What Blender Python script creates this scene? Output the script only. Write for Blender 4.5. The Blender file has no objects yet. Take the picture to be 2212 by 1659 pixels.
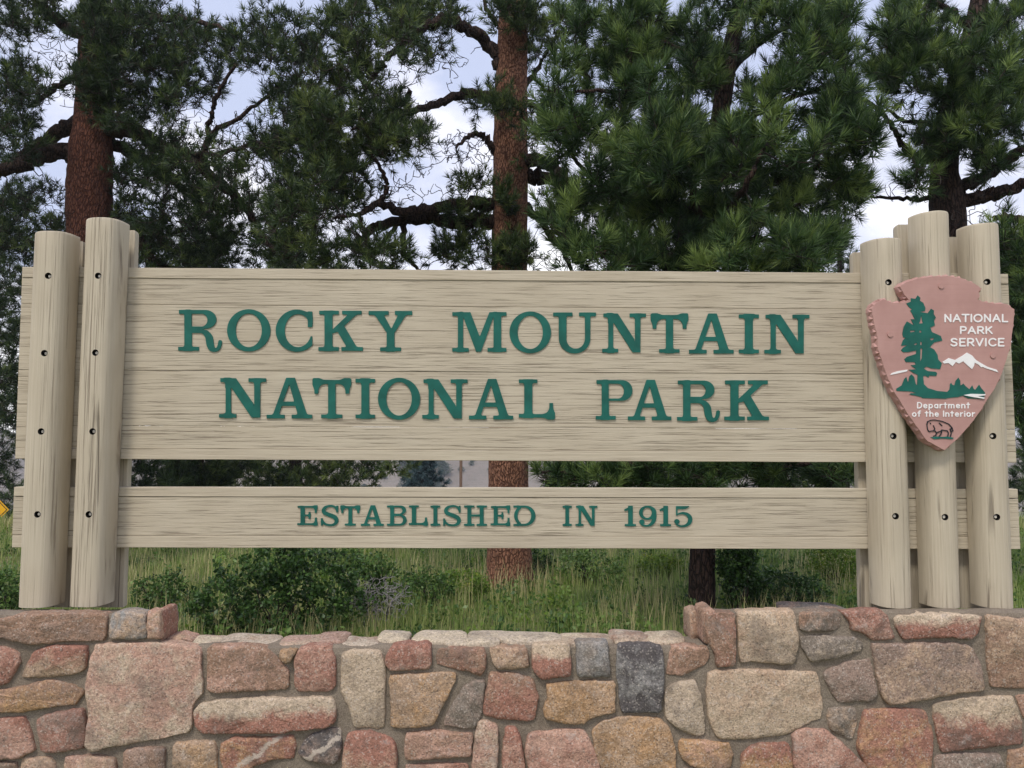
import bpy, math, random
import numpy as np
from mathutils import Vector, Matrix, noise as mnoise
from mathutils.geometry import tessellate_polygon

R = math.radians
random.seed(7)
rng = np.random.default_rng(11)
scene = bpy.context.scene
COL = scene.collection

# ------------------------------------------------------------------ camera
# photo measured on a 2212 x 1659 pixel grid (PX, PY); focal length in those pixels:
FOC, CX0, CY0 = 1660.0, 1106.0, 829.5
CAM = np.array([0.0, 0.0, 1.6])
yaw, pit, rol = 0.0146, math.atan(0.0637), 0.0022
_f = np.array([math.sin(yaw) * math.cos(pit), math.cos(yaw) * math.cos(pit), math.sin(pit)])
_r0 = np.array([math.cos(yaw), -math.sin(yaw), 0.0])
_u0 = np.cross(_r0, _f)
_r = _r0 * math.cos(rol) + _u0 * math.sin(rol)
_u = _u0 * math.cos(rol) - _r0 * math.sin(rol)
cam_d = bpy.data.cameras.new("camera")
cam = bpy.data.objects.new("camera", cam_d)
COL.objects.link(cam)
cam_d.sensor_fit = 'HORIZONTAL'
cam_d.sensor_width = 36.0
cam_d.lens = 36.0 * FOC / 2212.0
cam_d.clip_start = 0.05
cam_d.clip_end = 5000.0
M = Matrix.Identity(4)
for i in range(3):
    M[i][0], M[i][1], M[i][2], M[i][3] = _r[i], _u[i], -_f[i], CAM[i]
cam.matrix_world = M
scene.camera = cam

# ------------------------------------------------------------------ sky, sun, exposure
SUN_EL, SUN_AZ = R(56), R(208)          # azimuth clockwise from +Y (north); from behind the camera, a little left
world = bpy.data.worlds.new("World")
scene.world = world
world.use_nodes = True
wn = world.node_tree
wn.nodes.clear()
w_out = wn.nodes.new("ShaderNodeOutputWorld")
w_bg = wn.nodes.new("ShaderNodeBackground")
w_bg.inputs["Strength"].default_value = 0.085
w_sky = wn.nodes.new("ShaderNodeTexSky")
w_sky.sky_type = 'NISHITA'
w_sky.sun_disc = False
w_sky.sun_elevation = SUN_EL
w_sky.sun_rotation = SUN_AZ
w_sky.altitude = 2400.0
w_tc = wn.nodes.new("ShaderNodeTexCoord")
w_map = wn.nodes.new("ShaderNodeMapping")
w_map.inputs["Scale"].default_value = (1.0, 1.0, 1.7)
w_n1 = wn.nodes.new("ShaderNodeTexNoise")
w_n1.inputs["Scale"].default_value = 4.2
w_n1.inputs["Detail"].default_value = 7.0
w_n1.inputs["Roughness"].default_value = 0.55
w_sep = wn.nodes.new("ShaderNodeSeparateXYZ")
w_add = wn.nodes.new("ShaderNodeMath"); w_add.operation = 'MULTIPLY_ADD'
w_add.inputs[1].default_value = -0.55          # clouds brighter towards the horizon
w_r = wn.nodes.new("ShaderNodeValToRGB")
w_r.color_ramp.elements[0].position = 0.22
w_r.color_ramp.elements[0].color = (4.5, 5.0, 6.7, 1)
w_r.color_ramp.elements[1].position = 0.47
w_r.color_ramp.elements[1].color = (11.0, 10.8, 10.8, 1)
w_e = w_r.color_ramp.elements.new(0.34); w_e.color = (7.1, 7.2, 8.3, 1)
w_mix = wn.nodes.new("ShaderNodeMix"); w_mix.data_type = 'RGBA'
w_mix.inputs[0].default_value = 0.9
L = wn.links.new
L(w_tc.outputs["Generated"], w_map.inputs["Vector"])
L(w_map.outputs["Vector"], w_n1.inputs["Vector"])
L(w_tc.outputs["Generated"], w_sep.inputs[0])
L(w_sep.outputs["Z"], w_add.inputs[0])
L(w_n1.outputs["Fac"], w_add.inputs[2])
L(w_add.outputs[0], w_r.inputs["Fac"])
L(w_sky.outputs["Color"], w_mix.inputs[6])
L(w_r.outputs["Color"], w_mix.inputs[7])
L(w_mix.outputs[2], w_bg.inputs["Color"])
L(w_bg.outputs[0], w_out.inputs["Surface"])

sun_d = bpy.data.lights.new("sun", 'SUN')
sun_d.energy = 1.5
sun_d.angle = R(12)
sun_d.color = (1.0, 0.94, 0.84)
sun = bpy.data.objects.new("sun", sun_d)
COL.objects.link(sun)
_sd = Vector((math.sin(SUN_AZ) * math.cos(SUN_EL), math.cos(SUN_AZ) * math.cos(SUN_EL), math.sin(SUN_EL)))
sun.rotation_euler = _sd.to_track_quat('Z', 'Y').to_euler()
sun.location = _sd * 50

scene.view_settings.view_transform = 'Standard'
scene.view_settings.look = 'None'
scene.view_settings.gamma = 1.0
scene.view_settings.exposure = 0.82
scene.view_settings.use_curve_mapping = False
scene.render.engine = 'CYCLES'
scene.cycles.use_denoising = True
scene.cycles.max_bounces = 6
scene.cycles.diffuse_bounces = 3
scene.cycles.transmission_bounces = 3
scene.cycles.transparent_max_bounces = 4

# ------------------------------------------------------------------ helpers
def ray(px, py):
    d = _f + _r * ((px - CX0) / FOC) - _u * ((py - CY0) / FOC)
    return d

def P2W(px, py, Y):
    d = ray(px, py)
    return CAM + d * (Y / d[1])

def P2G(px, py, z=0.0):
    d = ray(px, py)
    return CAM + d * ((z - CAM[2]) / d[2])

def lin(c):
    return tuple(((x / 255.0) / 12.92 if x / 255.0 <= 0.04045 else ((x / 255.0 + 0.055) / 1.055) ** 2.4) for x in c)

def nrm(v):
    v = np.asarray(v, float)
    return v / (np.linalg.norm(v, axis=-1, keepdims=True) + 1e-12)

def link(name, me, mat, parent=None, loc=None):
    o = bpy.data.objects.new(name, me)
    COL.objects.link(o)
    if mat is not None and len(me.materials) == 0:
        me.materials.append(mat)
    if parent is not None:
        o.parent = parent
    if loc is not None:
        o.location = loc
    return o

def mk(name, verts, faces, mat, parent=None, smooth=False, loc=None):
    me = bpy.data.meshes.new(name)
    me.from_pydata([tuple(v) for v in verts], [], [tuple(f) for f in faces])
    me.update()
    if smooth:
        me.polygons.foreach_set("use_smooth", [True] * len(me.polygons))
    return link(name, me, mat, parent, loc)

def mk_np(name, verts, faces, mat, parent=None, smooth=False, tint=None, k=3):
    """large mesh from arrays: verts (n,3), faces (m,k)"""
    verts = np.ascontiguousarray(verts, dtype=np.float32)
    faces = np.ascontiguousarray(faces, dtype=np.int32)
    me = bpy.data.meshes.new(name)
    me.vertices.add(len(verts))
    me.vertices.foreach_set("co", verts.ravel())
    m = len(faces)
    me.loops.add(m * k)
    me.loops.foreach_set("vertex_index", faces.ravel())
    me.polygons.add(m)
    me.polygons.foreach_set("loop_start", np.arange(0, m * k, k, dtype=np.int32))
    me.polygons.foreach_set("loop_total", np.full(m, k, dtype=np.int32))
    if smooth:
        me.polygons.foreach_set("use_smooth", np.ones(m, dtype=bool))
    me.update(calc_edges=True)
    if tint is not None:
        at = me.attributes.new("tint", 'FLOAT', 'POINT')
        at.data.foreach_set("value", np.ascontiguousarray(tint, dtype=np.float32))
    return link(name, me, mat, parent)

def empty(name, loc=(0, 0, 0)):
    o = bpy.data.objects.new(name, None)
    o.location = loc
    o.empty_display_size = 0.1
    COL.objects.link(o)
    return o

def tag(o, label=None, cat=None, group=None, kind=None):
    if label: o["label"] = label
    if cat: o["category"] = cat
    if group: o["group"] = group
    if kind: o["kind"] = kind
    return o

def parent_keep(o, root):
    o.parent = root
    o.matrix_parent_inverse = Matrix.Translation(root.location).inverted()

# ---- node material helper
class NT:
    def __init__(self, name):
        self.m = bpy.data.materials.new(name)
        self.m.use_nodes = True
        self.t = self.m.node_tree
        self.b = self.t.nodes["Principled BSDF"]
        self.out = self.t.nodes["Material Output"]
        self.b.inputs["Roughness"].default_value = 0.85
        self.b.inputs["Specular IOR Level"].default_value = 0.25
    def n(self, typ, **kw):
        nd = self.t.nodes.new("ShaderNode" + typ)
        for k, v in kw.items():
            if k.startswith("i_"):
                nd.inputs[k[2:].replace("_", " ")].default_value = v
            else:
                setattr(nd, k, v)
        return nd
    def l(self, a, b):
        self.t.links.new(a, b)
    def math(self, op, a, b=None, c=None, clamp=False):
        nd = self.t.nodes.new("ShaderNodeMath"); nd.operation = op; nd.use_clamp = clamp
        for i, v in enumerate((a, b, c)):
            if v is None: continue
            if isinstance(v, (int, float)): nd.inputs[i].default_value = v
            else: self.l(v, nd.inputs[i])
        return nd.outputs[0]
    def mix(self, fac, a, b, blend='MIX'):
        nd = self.t.nodes.new("ShaderNodeMix"); nd.data_type = 'RGBA'; nd.blend_type = blend
        for i, v in ((0, fac), (6, a), (7, b)):
            if isinstance(v, (int, float)): nd.inputs[i].default_value = v
            elif isinstance(v, (tuple, list)): nd.inputs[i].default_value = (*v[:3], 1)
            else: self.l(v, nd.inputs[i])
        return nd.outputs[2]
    def ramp(self, fac, *stops):
        nd = self.t.nodes.new("ShaderNodeValToRGB")
        cr = nd.color_ramp
        while len(cr.elements) < len(stops): cr.elements.new(0.5)
        for e, (p, c) in zip(cr.elements, stops):
            e.position = p
            e.color = (c, c, c, 1) if isinstance(c, (int, float)) else (*c[:3], 1)
        self.l(fac, nd.inputs[0])
        return nd.outputs[0]
    def coords(self, kind="Object", scale=(1, 1, 1), rand=0.0):
        tc = self.t.nodes.new("ShaderNodeTexCoord")
        mp = self.t.nodes.new("ShaderNodeMapping")
        mp.inputs["Scale"].default_value = scale
        src = tc.outputs[kind]
        if rand:
            oi = self.t.nodes.new("ShaderNodeObjectInfo")
            add = self.t.nodes.new("ShaderNodeVectorMath"); add.operation = 'MULTIPLY_ADD'
            cmb = self.t.nodes.new("ShaderNodeCombineXYZ")
            for i in range(3): self.l(oi.outputs["Random"], cmb.inputs[i])
            self.l(cmb.outputs[0], add.inputs[0])
            add.inputs[1].default_value = (rand, rand * 1.7, rand * 2.3)
            self.l(src, add.inputs[2])
            src = add.outputs[0]
        self.l(src, mp.inputs["Vector"])
        return mp.outputs[0]
    def noise(self, vec, scale, detail=3.0, rough=0.55, dist=0.0):
        nd = self.n("TexNoise")
        nd.inputs["Scale"].default_value = scale
        nd.inputs["Detail"].default_value = detail
        nd.inputs["Roughness"].default_value = rough
        nd.inputs["Distortion"].default_value = dist
        if vec is not None: self.l(vec, nd.inputs["Vector"])
        return nd.outputs["Fac"]
    def bump(self, h, strength=0.5, dist=0.01):
        nd = self.n("Bump")
        nd.inputs["Strength"].default_value = strength
        nd.inputs["Distance"].default_value = dist
        self.l(h, nd.inputs["Height"])
        self.l(nd.outputs[0], self.b.inputs["Normal"])
    def base(self, c):
        if isinstance(c, (tuple, list)): self.b.inputs["Base Color"].default_value = (*c[:3], 1)
        else: self.l(c, self.b.inputs["Base Color"])

# ------------------------------------------------------------------ materials
WOOD_A = (0.530, 0.462, 0.350)
WOOD_B = (0.475, 0.407, 0.302)
WOOD_D = (0.20, 0.155, 0.11)

def wood_mat(name, axis, fine, dark, cut=0.43):
    """painted weathered wood, grain along axis 'x' or 'z'"""
    m = NT(name)
    sc = (1.6, 30, 1) if axis == 'x' else (1, 30, 1)
    a, b_ = (3.6, fine) if axis == 'x' else (fine, 2.0)
    v = m.coords("Object", (a, 12, b_), rand=3.0)
    v2 = m.coords("Object", ((0.35, 3, fine * 0.16) if axis == 'x' else (fine * 0.16, 3, 0.35)), rand=5.0)
    v3 = m.coords("Object", (1, 1, 1), rand=4.0)
    g = m.noise(v, 1.0, 4.0, 0.62, 0.12)
    band = m.noise(v2, 1.0, 2.0, 0.5)
    blot = m.noise(v3, 2.6, 3.0)
    thr = m.math('MULTIPLY_ADD', band, 0.22, cut - 0.125)
    d = m.math('SUBTRACT', thr, g)
    crev = m.ramp(m.math('MULTIPLY_ADD', d, 5.0, 0.35), (0.25, 0.0), (0.85, 1.0))
    col = m.mix(m.ramp(blot, (0.35, 0.0), (0.68, 1.0)), WOOD_A, WOOD_B)
    col = m.mix(m.math('MULTIPLY', m.ramp(g, (0.35, 1.0), (0.62, 0.0)), 0.32), col, (0.30, 0.24, 0.17))
    col = m.mix(m.math('MULTIPLY', crev, dark), col, WOOD_D)
    # knots and long drying cracks
    kv = m.n("TexVoronoi"); kv.inputs["Scale"].default_value = 1.0
    m.l(m.coords("Object", (2.2, 3, 7.0) if axis == 'x' else (8.0, 3, 2.0), rand=7.0), kv.inputs["Vector"])
    kn = m.ramp(kv.outputs["Distance"], (0.05, 1.0), (0.10, 0.0))
    col = m.mix(m.math('MULTIPLY', kn, 0.12), col, (0.30, 0.23, 0.16))
    if axis == 'z':
        ck = m.noise(m.coords("Object", (13, 4, 0.22), rand=8.0), 1.0, 0.0, 0.4)
        ckl = m.ramp(m.math('ABSOLUTE', m.math('SUBTRACT', ck, 0.50)), (0.006, 1.0), (0.014, 0.0))
        msk = m.ramp(m.noise(m.coords("Object", (3, 3, 1.3), rand=9.0), 1.0, 2.0), (0.54, 0.0), (0.60, 1.0))
        crk = m.math('MULTIPLY', ckl, msk)
        col = m.mix(m.math('MULTIPLY', crk, 0.6), col, (0.09, 0.07, 0.05))
        crev = m.math('ADD', crev, m.math('MULTIPLY', crk, 1.5))
    stain = m.noise(m.coords("Object", (1.2, 2, 5) if axis == 'x' else (9, 2, 0.9), rand=11.0), 1.0, 4.0)
    col = m.mix(m.math('MULTIPLY', m.ramp(stain, (0.54, 0.0), (0.76, 1.0)), 0.22), col, (0.29, 0.245, 0.19))
    m.base(col)
    hgt = m.math('SUBTRACT', m.math('MULTIPLY', g, 0.8), crev)
    m.bump(hgt, 0.55, 0.006)
    m.b.inputs["Roughness"].default_value = 0.7
    return m.m

MAT_PLANK = wood_mat("sandblasted_board_paint", 'x', 190.0, 0.62, 0.43)
MAT_STRIP = wood_mat("board_border_paint", 'x', 120.0, 0.25, 0.36)
MAT_POST = wood_mat("post_paint", 'z', 190.0, 0.5, 0.395)
MAT_POSTRIB = wood_mat("ribbed_post_paint", 'z', 150.0, 0.72, 0.445)

def simple(name, col, rough=0.7, var=0.12, scale=20.0, bump=0.0):
    m = NT(name)
    v = m.coords("Object", (1, 1, 1), rand=2.0)
    n_ = m.noise(v, scale, 4.0)
    m.base(m.mix(m.ramp(n_, (0.3, 0.0), (0.7, 1.0)), tuple(c * (1 - var) for c in col), tuple(min(1, c * (1 + var)) for c in col)))
    m.b.inputs["Roughness"].default_value = rough
    if bump: m.bump(n_, bump, 0.004)
    return m.m

MAT_GREEN = simple("green_sign_paint", (0.009, 0.105, 0.080), 0.55, 0.22, 14, 0.15)
MAT_WHITE = simple("white_sign_paint", (0.80, 0.78, 0.76), 0.5, 0.04, 30)
MAT_BLACKLINE = simple("dark_paint", (0.02, 0.022, 0.025), 0.6)
MAT_HOLE = simple("dark_bolt_hole", (0.012, 0.010, 0.008), 0.9)
MAT_BOLT = simple("painted_bolt", (0.60, 0.54, 0.45), 0.4)
MAT_YELLOW = simple("yellow_sign_sheeting", (0.80, 0.42, 0.02), 0.4, 0.08, 60)
MAT_POLE = simple("brown_pole", (0.19, 0.12, 0.085), 0.8, 0.25, 40)

def plaque_mat():
    m = NT("rose_brown_plaque_paint")
    v = m.coords("Object", (2.0, 10, 55))
    g = m.noise(v, 1.0, 3.0)
    v2 = m.coords("Object", (1, 1, 1))
    b_ = m.noise(v2, 9.0, 3.0)
    col = m.mix(m.ramp(b_, (0.3, 0.0), (0.7, 1.0)), (0.40, 0.225, 0.195), (0.47, 0.275, 0.24))
    col = m.mix(m.math('MULTIPLY', m.ramp(g, (0.25, 1.0), (0.42, 0.0)), 0.25), col, (0.28, 0.12, 0.10))
    m.base(col)
    m.bump(m.math('ADD', g, b_), 0.25, 0.003)
    m.b.inputs["Roughness"].default_value = 0.6
    return m.m
MAT_PLAQUE = plaque_mat()

def stone_mat():
    m = NT("fieldstone")
    def attr(nm):
        a = m.n("Attribute", attribute_type='OBJECT', attribute_name=nm)
        return a
    a1, a2, apar = attr("base_col"), attr("alt_col"), attr("par")   # par: gradient, vein, half height
    sp = m.n("SeparateXYZ"); m.l(apar.outputs["Vector"], sp.inputs[0])
    v = m.coords("Object", (1, 1, 1), rand=9.0)
    tc = m.n("TexCoord"); sl = m.n("SeparateXYZ"); m.l(tc.outputs["Object"], sl.inputs[0])
    big = m.noise(v, 9.0, 4.0, 0.6, 0.6)
    med = m.noise(v, 55.0, 3.0, 0.6)
    fine = m.noise(v, 170.0, 2.0, 0.7)
    vo = m.n("TexVoronoi"); vo.inputs["Scale"].default_value = 170.0; m.l(v, vo.inputs["Vector"])
    zrel = m.math('DIVIDE', sl.outputs["Z"], sp.outputs["Z"])       # -1..1
    g = m.math('MULTIPLY', zrel, sp.outputs["X"])
    mask = m.math('ADD', m.math('SUBTRACT', big, g), m.math('MULTIPLY_ADD', med, 0.35, -0.175))
    mask = m.ramp(mask, (0.42, 0.0), (0.68, 1.0))
    col = m.mix(mask, a1.outputs["Color"], a2.outputs["Color"])
    # crystals
    sepc = m.n("SeparateColor"); m.l(vo.outputs["Color"], sepc.inputs[0])
    cr = m.math('MULTIPLY_ADD', sepc.outputs[0], 0.46, 0.78)
    cr = m.math('MULTIPLY', cr, m.math('MULTIPLY_ADD', fine, 0.8, 0.60))
    cr = m.math('MULTIPLY', cr, m.math('MULTIPLY_ADD', med, 0.7, 0.65))
    mul = m.n("VectorMath", operation='SCALE'); m.l(col, mul.inputs[0]); m.l(cr, mul.inputs["Scale"])
    c2 = m.mix(m.math('MULTIPLY', m.ramp(sepc.outputs[1], (0.93, 0.0), (0.96, 1.0)), 0.45), mul.outputs[0], (0.045, 0.038, 0.036))
    c2 = m.mix(m.math('MULTIPLY', m.ramp(sepc.outputs[2], (0.90, 0.0), (0.94, 1.0)), 0.32), c2, (0.62, 0.55, 0.48))
    st = m.ramp(m.noise(v, 5.0, 5.0, 0.65), (0.52, 0.0), (0.66, 1.0))
    c2 = m.mix(m.math('MULTIPLY', st, 0.5), c2, (0.115, 0.095, 0.08))
    li = m.ramp(m.noise(v, 16.0, 5.0, 0.7), (0.60, 0.0), (0.68, 1.0))
    c2 = m.mix(m.math('MULTIPLY', li, 0.35), c2, (0.44, 0.39, 0.35))
    # white quartz vein
    diag = m.math('ADD', m.math('MULTIPLY', sl.outputs["X"], 0.75), m.math('MULTIPLY', sl.outputs["Z"], -1.0))
    vv = m.math('ABSOLUTE', m.math('MULTIPLY_ADD', m.math('SUBTRACT', big, 0.5), 0.09, diag))
    vv = m.math('ADD', vv, m.math('MULTIPLY_ADD', med, 0.05, -0.025))
    vm = m.math('MULTIPLY', m.ramp(vv, (0.008, 1.0), (0.016, 0.0)), sp.outputs["Y"])
    c2 = m.mix(m.math('MULTIPLY', vm, 0.85), c2, m.mix(fine, (0.36, 0.29, 0.23), (0.62, 0.53, 0.44)))
    m.base(c2)
    h = m.math('ADD', m.math('MULTIPLY', big, 1.2), m.math('ADD', m.math('MULTIPLY', med, 0.55), m.math('MULTIPLY', fine, 0.35)))
    m.bump(h, 0.75, 0.012)
    m.b.inputs["Roughness"].default_value = 0.88
    return m.m
MAT_STONE = stone_mat()

def mortar_mat():
    m = NT("mortar")
    v = m.coords("Object", (1, 1, 1))
    a = m.noise(v, 7.0, 4.0); f = m.noise(v, 220.0, 2.0, 0.7); md = m.noise(v, 45.0, 3.0)
    col = m.mix(m.ramp(a, (0.3, 0.0), (0.7, 1.0)), (0.222, 0.178, 0.134), (0.305, 0.254, 0.195))
    col = m.mix(m.ramp(f, (0.40, 0.55), (0.62, 0.0)), col, (0.09, 0.07, 0.055))
    m.base(col)
    m.bump(m.math('ADD', md, m.math('MULTIPLY', f, 0.4)), 0.7, 0.01)
    m.b.inputs["Roughness"].default_value = 0.95
    return m.m
MAT_MORTAR = mortar_mat()

def bark_mat(name, c1, c2, cd, zs=7.0, xs=26.0):
    m = NT(name)
    v = m.coords("Object", (xs, xs, zs), rand=6.0)
    v2 = m.coords("Object", (1, 1, 1), rand=6.0)
    vo = m.n("TexVoronoi", feature='DISTANCE_TO_EDGE'); vo.inputs["Scale"].default_value = 1.0
    nz = m.noise(v, 0.8, 3.0)
    vm = m.n("VectorMath", operation='MULTIPLY_ADD')
    cmb = m.n("CombineXYZ")
    for i in range(3): m.l(nz, cmb.inputs[i])
    m.l(cmb.outputs[0], vm.inputs[0]); vm.inputs[1].default_value = (1.6, 1.6, 1.6); m.l(v, vm.inputs[2])
    m.l(vm.outputs[0], vo.inputs["Vector"])
    crk = m.ramp(vo.outputs["Distance"], (0.02, 0.0), (0.16, 1.0))
    f = m.noise(v2, 60.0, 3.0)
    col = m.mix(m.ramp(f, (0.3, 0.0), (0.7, 1.0)), c1, c2)
    col = m.mix(crk, cd, col)
    m.base(col)
    m.bump(m.math('ADD', crk, m.math('MULTIPLY', f, 0.5)), 0.9, 0.02)
    m.b.inputs["Roughness"].default_value = 0.95
    return m.m
MAT_BARK_RED = bark_mat("red_pine_bark", (0.120, 0.044, 0.029), (0.175, 0.072, 0.047), (0.065, 0.025, 0.018), 13.0, 42.0)
MAT_BARK_ORANGE = bark_mat("orange_pine_bark", (0.235, 0.105, 0.062), (0.35, 0.18, 0.115), (0.11, 0.048, 0.031), 16.0, 42.0)
MAT_BARK_DARK = bark_mat("dark_pine_bark", (0.045, 0.028, 0.022), (0.075, 0.045, 0.036), (0.018, 0.012, 0.010), 9.0, 34.0)
MAT_TWIG = simple("dark_twig_bark", (0.040, 0.030, 0.026), 0.9, 0.3, 30)
MAT_TWIG_GREY = simple("grey_dead_twig", (0.27, 0.25, 0.245), 0.9, 0.3, 30)

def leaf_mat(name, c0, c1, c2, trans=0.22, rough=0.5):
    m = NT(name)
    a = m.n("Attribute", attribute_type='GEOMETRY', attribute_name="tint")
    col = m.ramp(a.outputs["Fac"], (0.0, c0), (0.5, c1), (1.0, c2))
    m.base(col)
    m.b.inputs["Roughness"].default_value = rough
    m.b.inputs["Specular IOR Level"].default_value = 0.3
    tr = m.n("BsdfTranslucent"); m.l(col, tr.inputs["Color"])
    mx = m.n("MixShader"); mx.inputs[0].default_value = trans
    m.l(m.b.outputs[0], mx.inputs[1]); m.l(tr.outputs[0], mx.inputs[2])
    m.l(mx.outputs[0], m.out.inputs["Surface"])
    return m.m
MAT_NEEDLE = leaf_mat("pine_needles", (0.012, 0.024, 0.010), (0.043, 0.076, 0.023), (0.185, 0.230, 0.062))
MAT_NEEDLE_YOUNG = leaf_mat("young_pine_needles", (0.013, 0.030, 0.011), (0.052, 0.102, 0.029), (0.220, 0.300, 0.080))
MAT_NEEDLE_HAZE = leaf_mat("haze_blue_needles", (0.035, 0.065, 0.075), (0.055, 0.095, 0.105), (0.08, 0.13, 0.14))  # blue of distance haze put into the needle colour
MAT_LEAF = leaf_mat("shrub_leaves", (0.026, 0.060, 0.018), (0.080, 0.155, 0.036), (0.20, 0.30, 0.075), 0.35, 0.4)
MAT_LEAF_YEL = leaf_mat("yellow_green_leaves", (0.09, 0.17, 0.025), (0.19, 0.29, 0.04), (0.42, 0.40, 0.05), 0.4)
MAT_GRASS = leaf_mat("grass_blades", (0.14, 0.23, 0.055), (0.30, 0.38, 0.11), (0.60, 0.52, 0.27), 0.45, 0.6)

def ground_mat():
    m = NT("grassy_ground")
    v = m.coords("Object", (1, 1, 1))
    a = m.noise(v, 0.5, 5.0); f = m.noise(v, 18.0, 4.0, 0.7)
    col = m.mix(m.ramp(a, (0.35, 0.0), (0.62, 1.0)), (0.12, 0.17, 0.05), (0.27, 0.25, 0.12))
    col = m.mix(m.ramp(f, (0.35, 0.7), (0.6, 0.0)), col, (0.03, 0.035, 0.015))
    m.base(col)
    m.bump(f, 0.8, 0.05)
    m.b.inputs["Roughness"].default_value = 0.95
    return m.m
def hill_mat():
    m = NT("dry_rocky_hillside")
    v = m.coords("Object", (1, 1, 1))
    a = m.noise(v, 0.02, 6.0, 0.6); f = m.noise(v, 0.25, 5.0, 0.7)
    col = m.mix(m.ramp(a, (0.35, 0.0), (0.65, 1.0)), (0.20, 0.165, 0.135), (0.255, 0.215, 0.175))
    col = m.mix(m.ramp(f, (0.38, 0.6), (0.55, 0.0)), col, (0.16, 0.14, 0.11))
    m.base(col)
    m.bump(f, 0.6, 1.0)
    return m.m
MAT_GROUND = ground_mat()
MAT_HILL = hill_mat()

# ------------------------------------------------------------------ terrain
def gz(x, y):
    x = np.asarray(x, float); y = np.asarray(y, float)
    z = np.where(y < 13, 0.0, np.where(y < 200, -(y - 13) * 0.115, -(187) * 0.115))
    z = np.where((y > 10) & (y < 16), -0.115 * (y - 10) ** 2 / 12.0, z)
    z = z + 0.04 * np.sin(x * 1.3 + 0.5 * y) * np.clip((y - 5) / 3, 0, 1) + 0.03 * np.sin(y * 2.1 - x * 0.7) * np.clip((y - 5) / 3, 0, 1)
    return z

ys = np.concatenate([np.linspace(-60, 2, 12), np.linspace(3, 30, 55), np.linspace(32, 230, 50)])
xs = np.concatenate([np.linspace(-320, -26, 25), np.linspace(-25, 25, 81), np.linspace(26, 320, 25)])
XX, YY = np.meshgrid(xs, ys)
V = np.stack([XX, YY, gz(XX, YY)], -1).reshape(-1, 3)
nx, ny = len(xs), len(ys)
ii, jj = np.meshgrid(np.arange(nx - 1), np.arange(ny - 1))
q = (jj * nx + ii).ravel()
F = np.stack([q, q + 1, q + nx + 1, q + nx], -1)
ground = mk_np("ground", V, F, MAT_GROUND, smooth=True, k=4)
tag(ground, kind="structure")

# far hillside across the valley and a higher ridge behind it
def hz(x, y):
    base = -21.8 + np.clip(y - 215, 0, None) * 0.27
    n_ = 6 * np.sin(x * 0.021 + 1.3) + 4 * np.sin(x * 0.047 + y * 0.02) + 3 * np.sin(y * 0.05)
    return base + n_ * np.clip((y - 225) / 60, 0, 1) - np.abs(x - 60) * 0.03
xs = np.linspace(-330, 330, 90); ys = np.linspace(214, 340, 40)
XX, YY = np.meshgrid(xs, ys)
Z = hz(XX, YY)
Z = np.minimum(Z, 1.6 + YY * (0.165 + 0.058 * np.exp(-((XX / YY - 0.035) / 0.06) ** 2)))
V = np.stack([XX, YY, Z], -1).reshape(-1, 3)
nx, ny = len(xs), len(ys)
ii, jj = np.meshgrid(np.arange(nx - 1), np.arange(ny - 1))
q = (jj * nx + ii).ravel()
F = np.stack([q, q + 1, q + nx + 1, q + nx], -1)
hill = mk_np("hillside", V, F, MAT_HILL, smooth=True, k=4)
tag(hill, kind="structure")

# ------------------------------------------------------------------ 2-D shapes: distance fields -> outlines
def sd_poly(X, Y, pts):
    pts = np.asarray(pts, float)
    d = np.full(X.shape, 1e9); s = np.ones(X.shape)
    n = len(pts)
    for i in range(n):
        a, b = pts[i], pts[i - 1]
        ex, ey = b[0] - a[0], b[1] - a[1]
        wx, wy = X - a[0], Y - a[1]
        t = np.clip((wx * ex + wy * ey) / (ex * ex + ey * ey + 1e-12), 0, 1)
        d = np.minimum(d, (wx - ex * t) ** 2 + (wy - ey * t) ** 2)
        c1, c2, c3 = Y >= a[1], Y < b[1], ex * wy > ey * wx
        flip = (c1 & c2 & c3) | (~c1 & ~c2 & ~c3)
        s = np.where(flip, -s, s)
    return s * np.sqrt(d)
def sd_box(X, Y, x0, y0, x1, y1):
    qx = np.abs(X - (x0 + x1) / 2) - (x1 - x0) / 2
    qy = np.abs(Y - (y0 + y1) / 2) - (y1 - y0) / 2
    return np.hypot(np.maximum(qx, 0), np.maximum(qy, 0)) + np.minimum(np.maximum(qx, qy), 0)
def sd_ell(X, Y, cx, cy, a, b):
    px, py = (X - cx) / a, (Y - cy) / b
    k0 = np.hypot(px, py); k1 = np.hypot(px / a, py / b) + 1e-9
    return k0 * (k0 - 1) / k1
def sd_stroke(X, Y, pts, r=None):
    d = np.full(X.shape, 1e9)
    for a, b in zip(pts[:-1], pts[1:]):
        ra, rb = (a[2], b[2]) if r is None else (r, r)
        ex, ey = b[0] - a[0], b[1] - a[1]
        t = np.clip(((X - a[0]) * ex + (Y - a[1]) * ey) / (ex * ex + ey * ey + 1e-12), 0, 1)
        d = np.minimum(d, np.hypot(X - a[0] - ex * t, Y - a[1] - ey * t) - (ra + (rb - ra) * t))
    return d
def smin(a, b, k):
    h = np.maximum(k - np.abs(a - b), 0) / k
    return np.minimum(a, b) - h * h * k * 0.25
def crs(pts, n=6):
    """Catmull-Rom through tuples of any length"""
    P = np.asarray(pts, float); out = []
    for i in range(len(P) - 1):
        p0, p1, p2, p3 = P[max(i - 1, 0)], P[i], P[i + 1], P[min(i + 2, len(P) - 1)]
        for t in np.linspace(0, 1, n, endpoint=False):
            out.append(0.5 * (2 * p1 + (p2 - p0) * t + (2 * p0 - 5 * p1 + 4 * p2 - p3) * t * t + (3 * p1 - p0 - 3 * p2 + p3) * t ** 3))
    out.append(P[-1])
    return out

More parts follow.
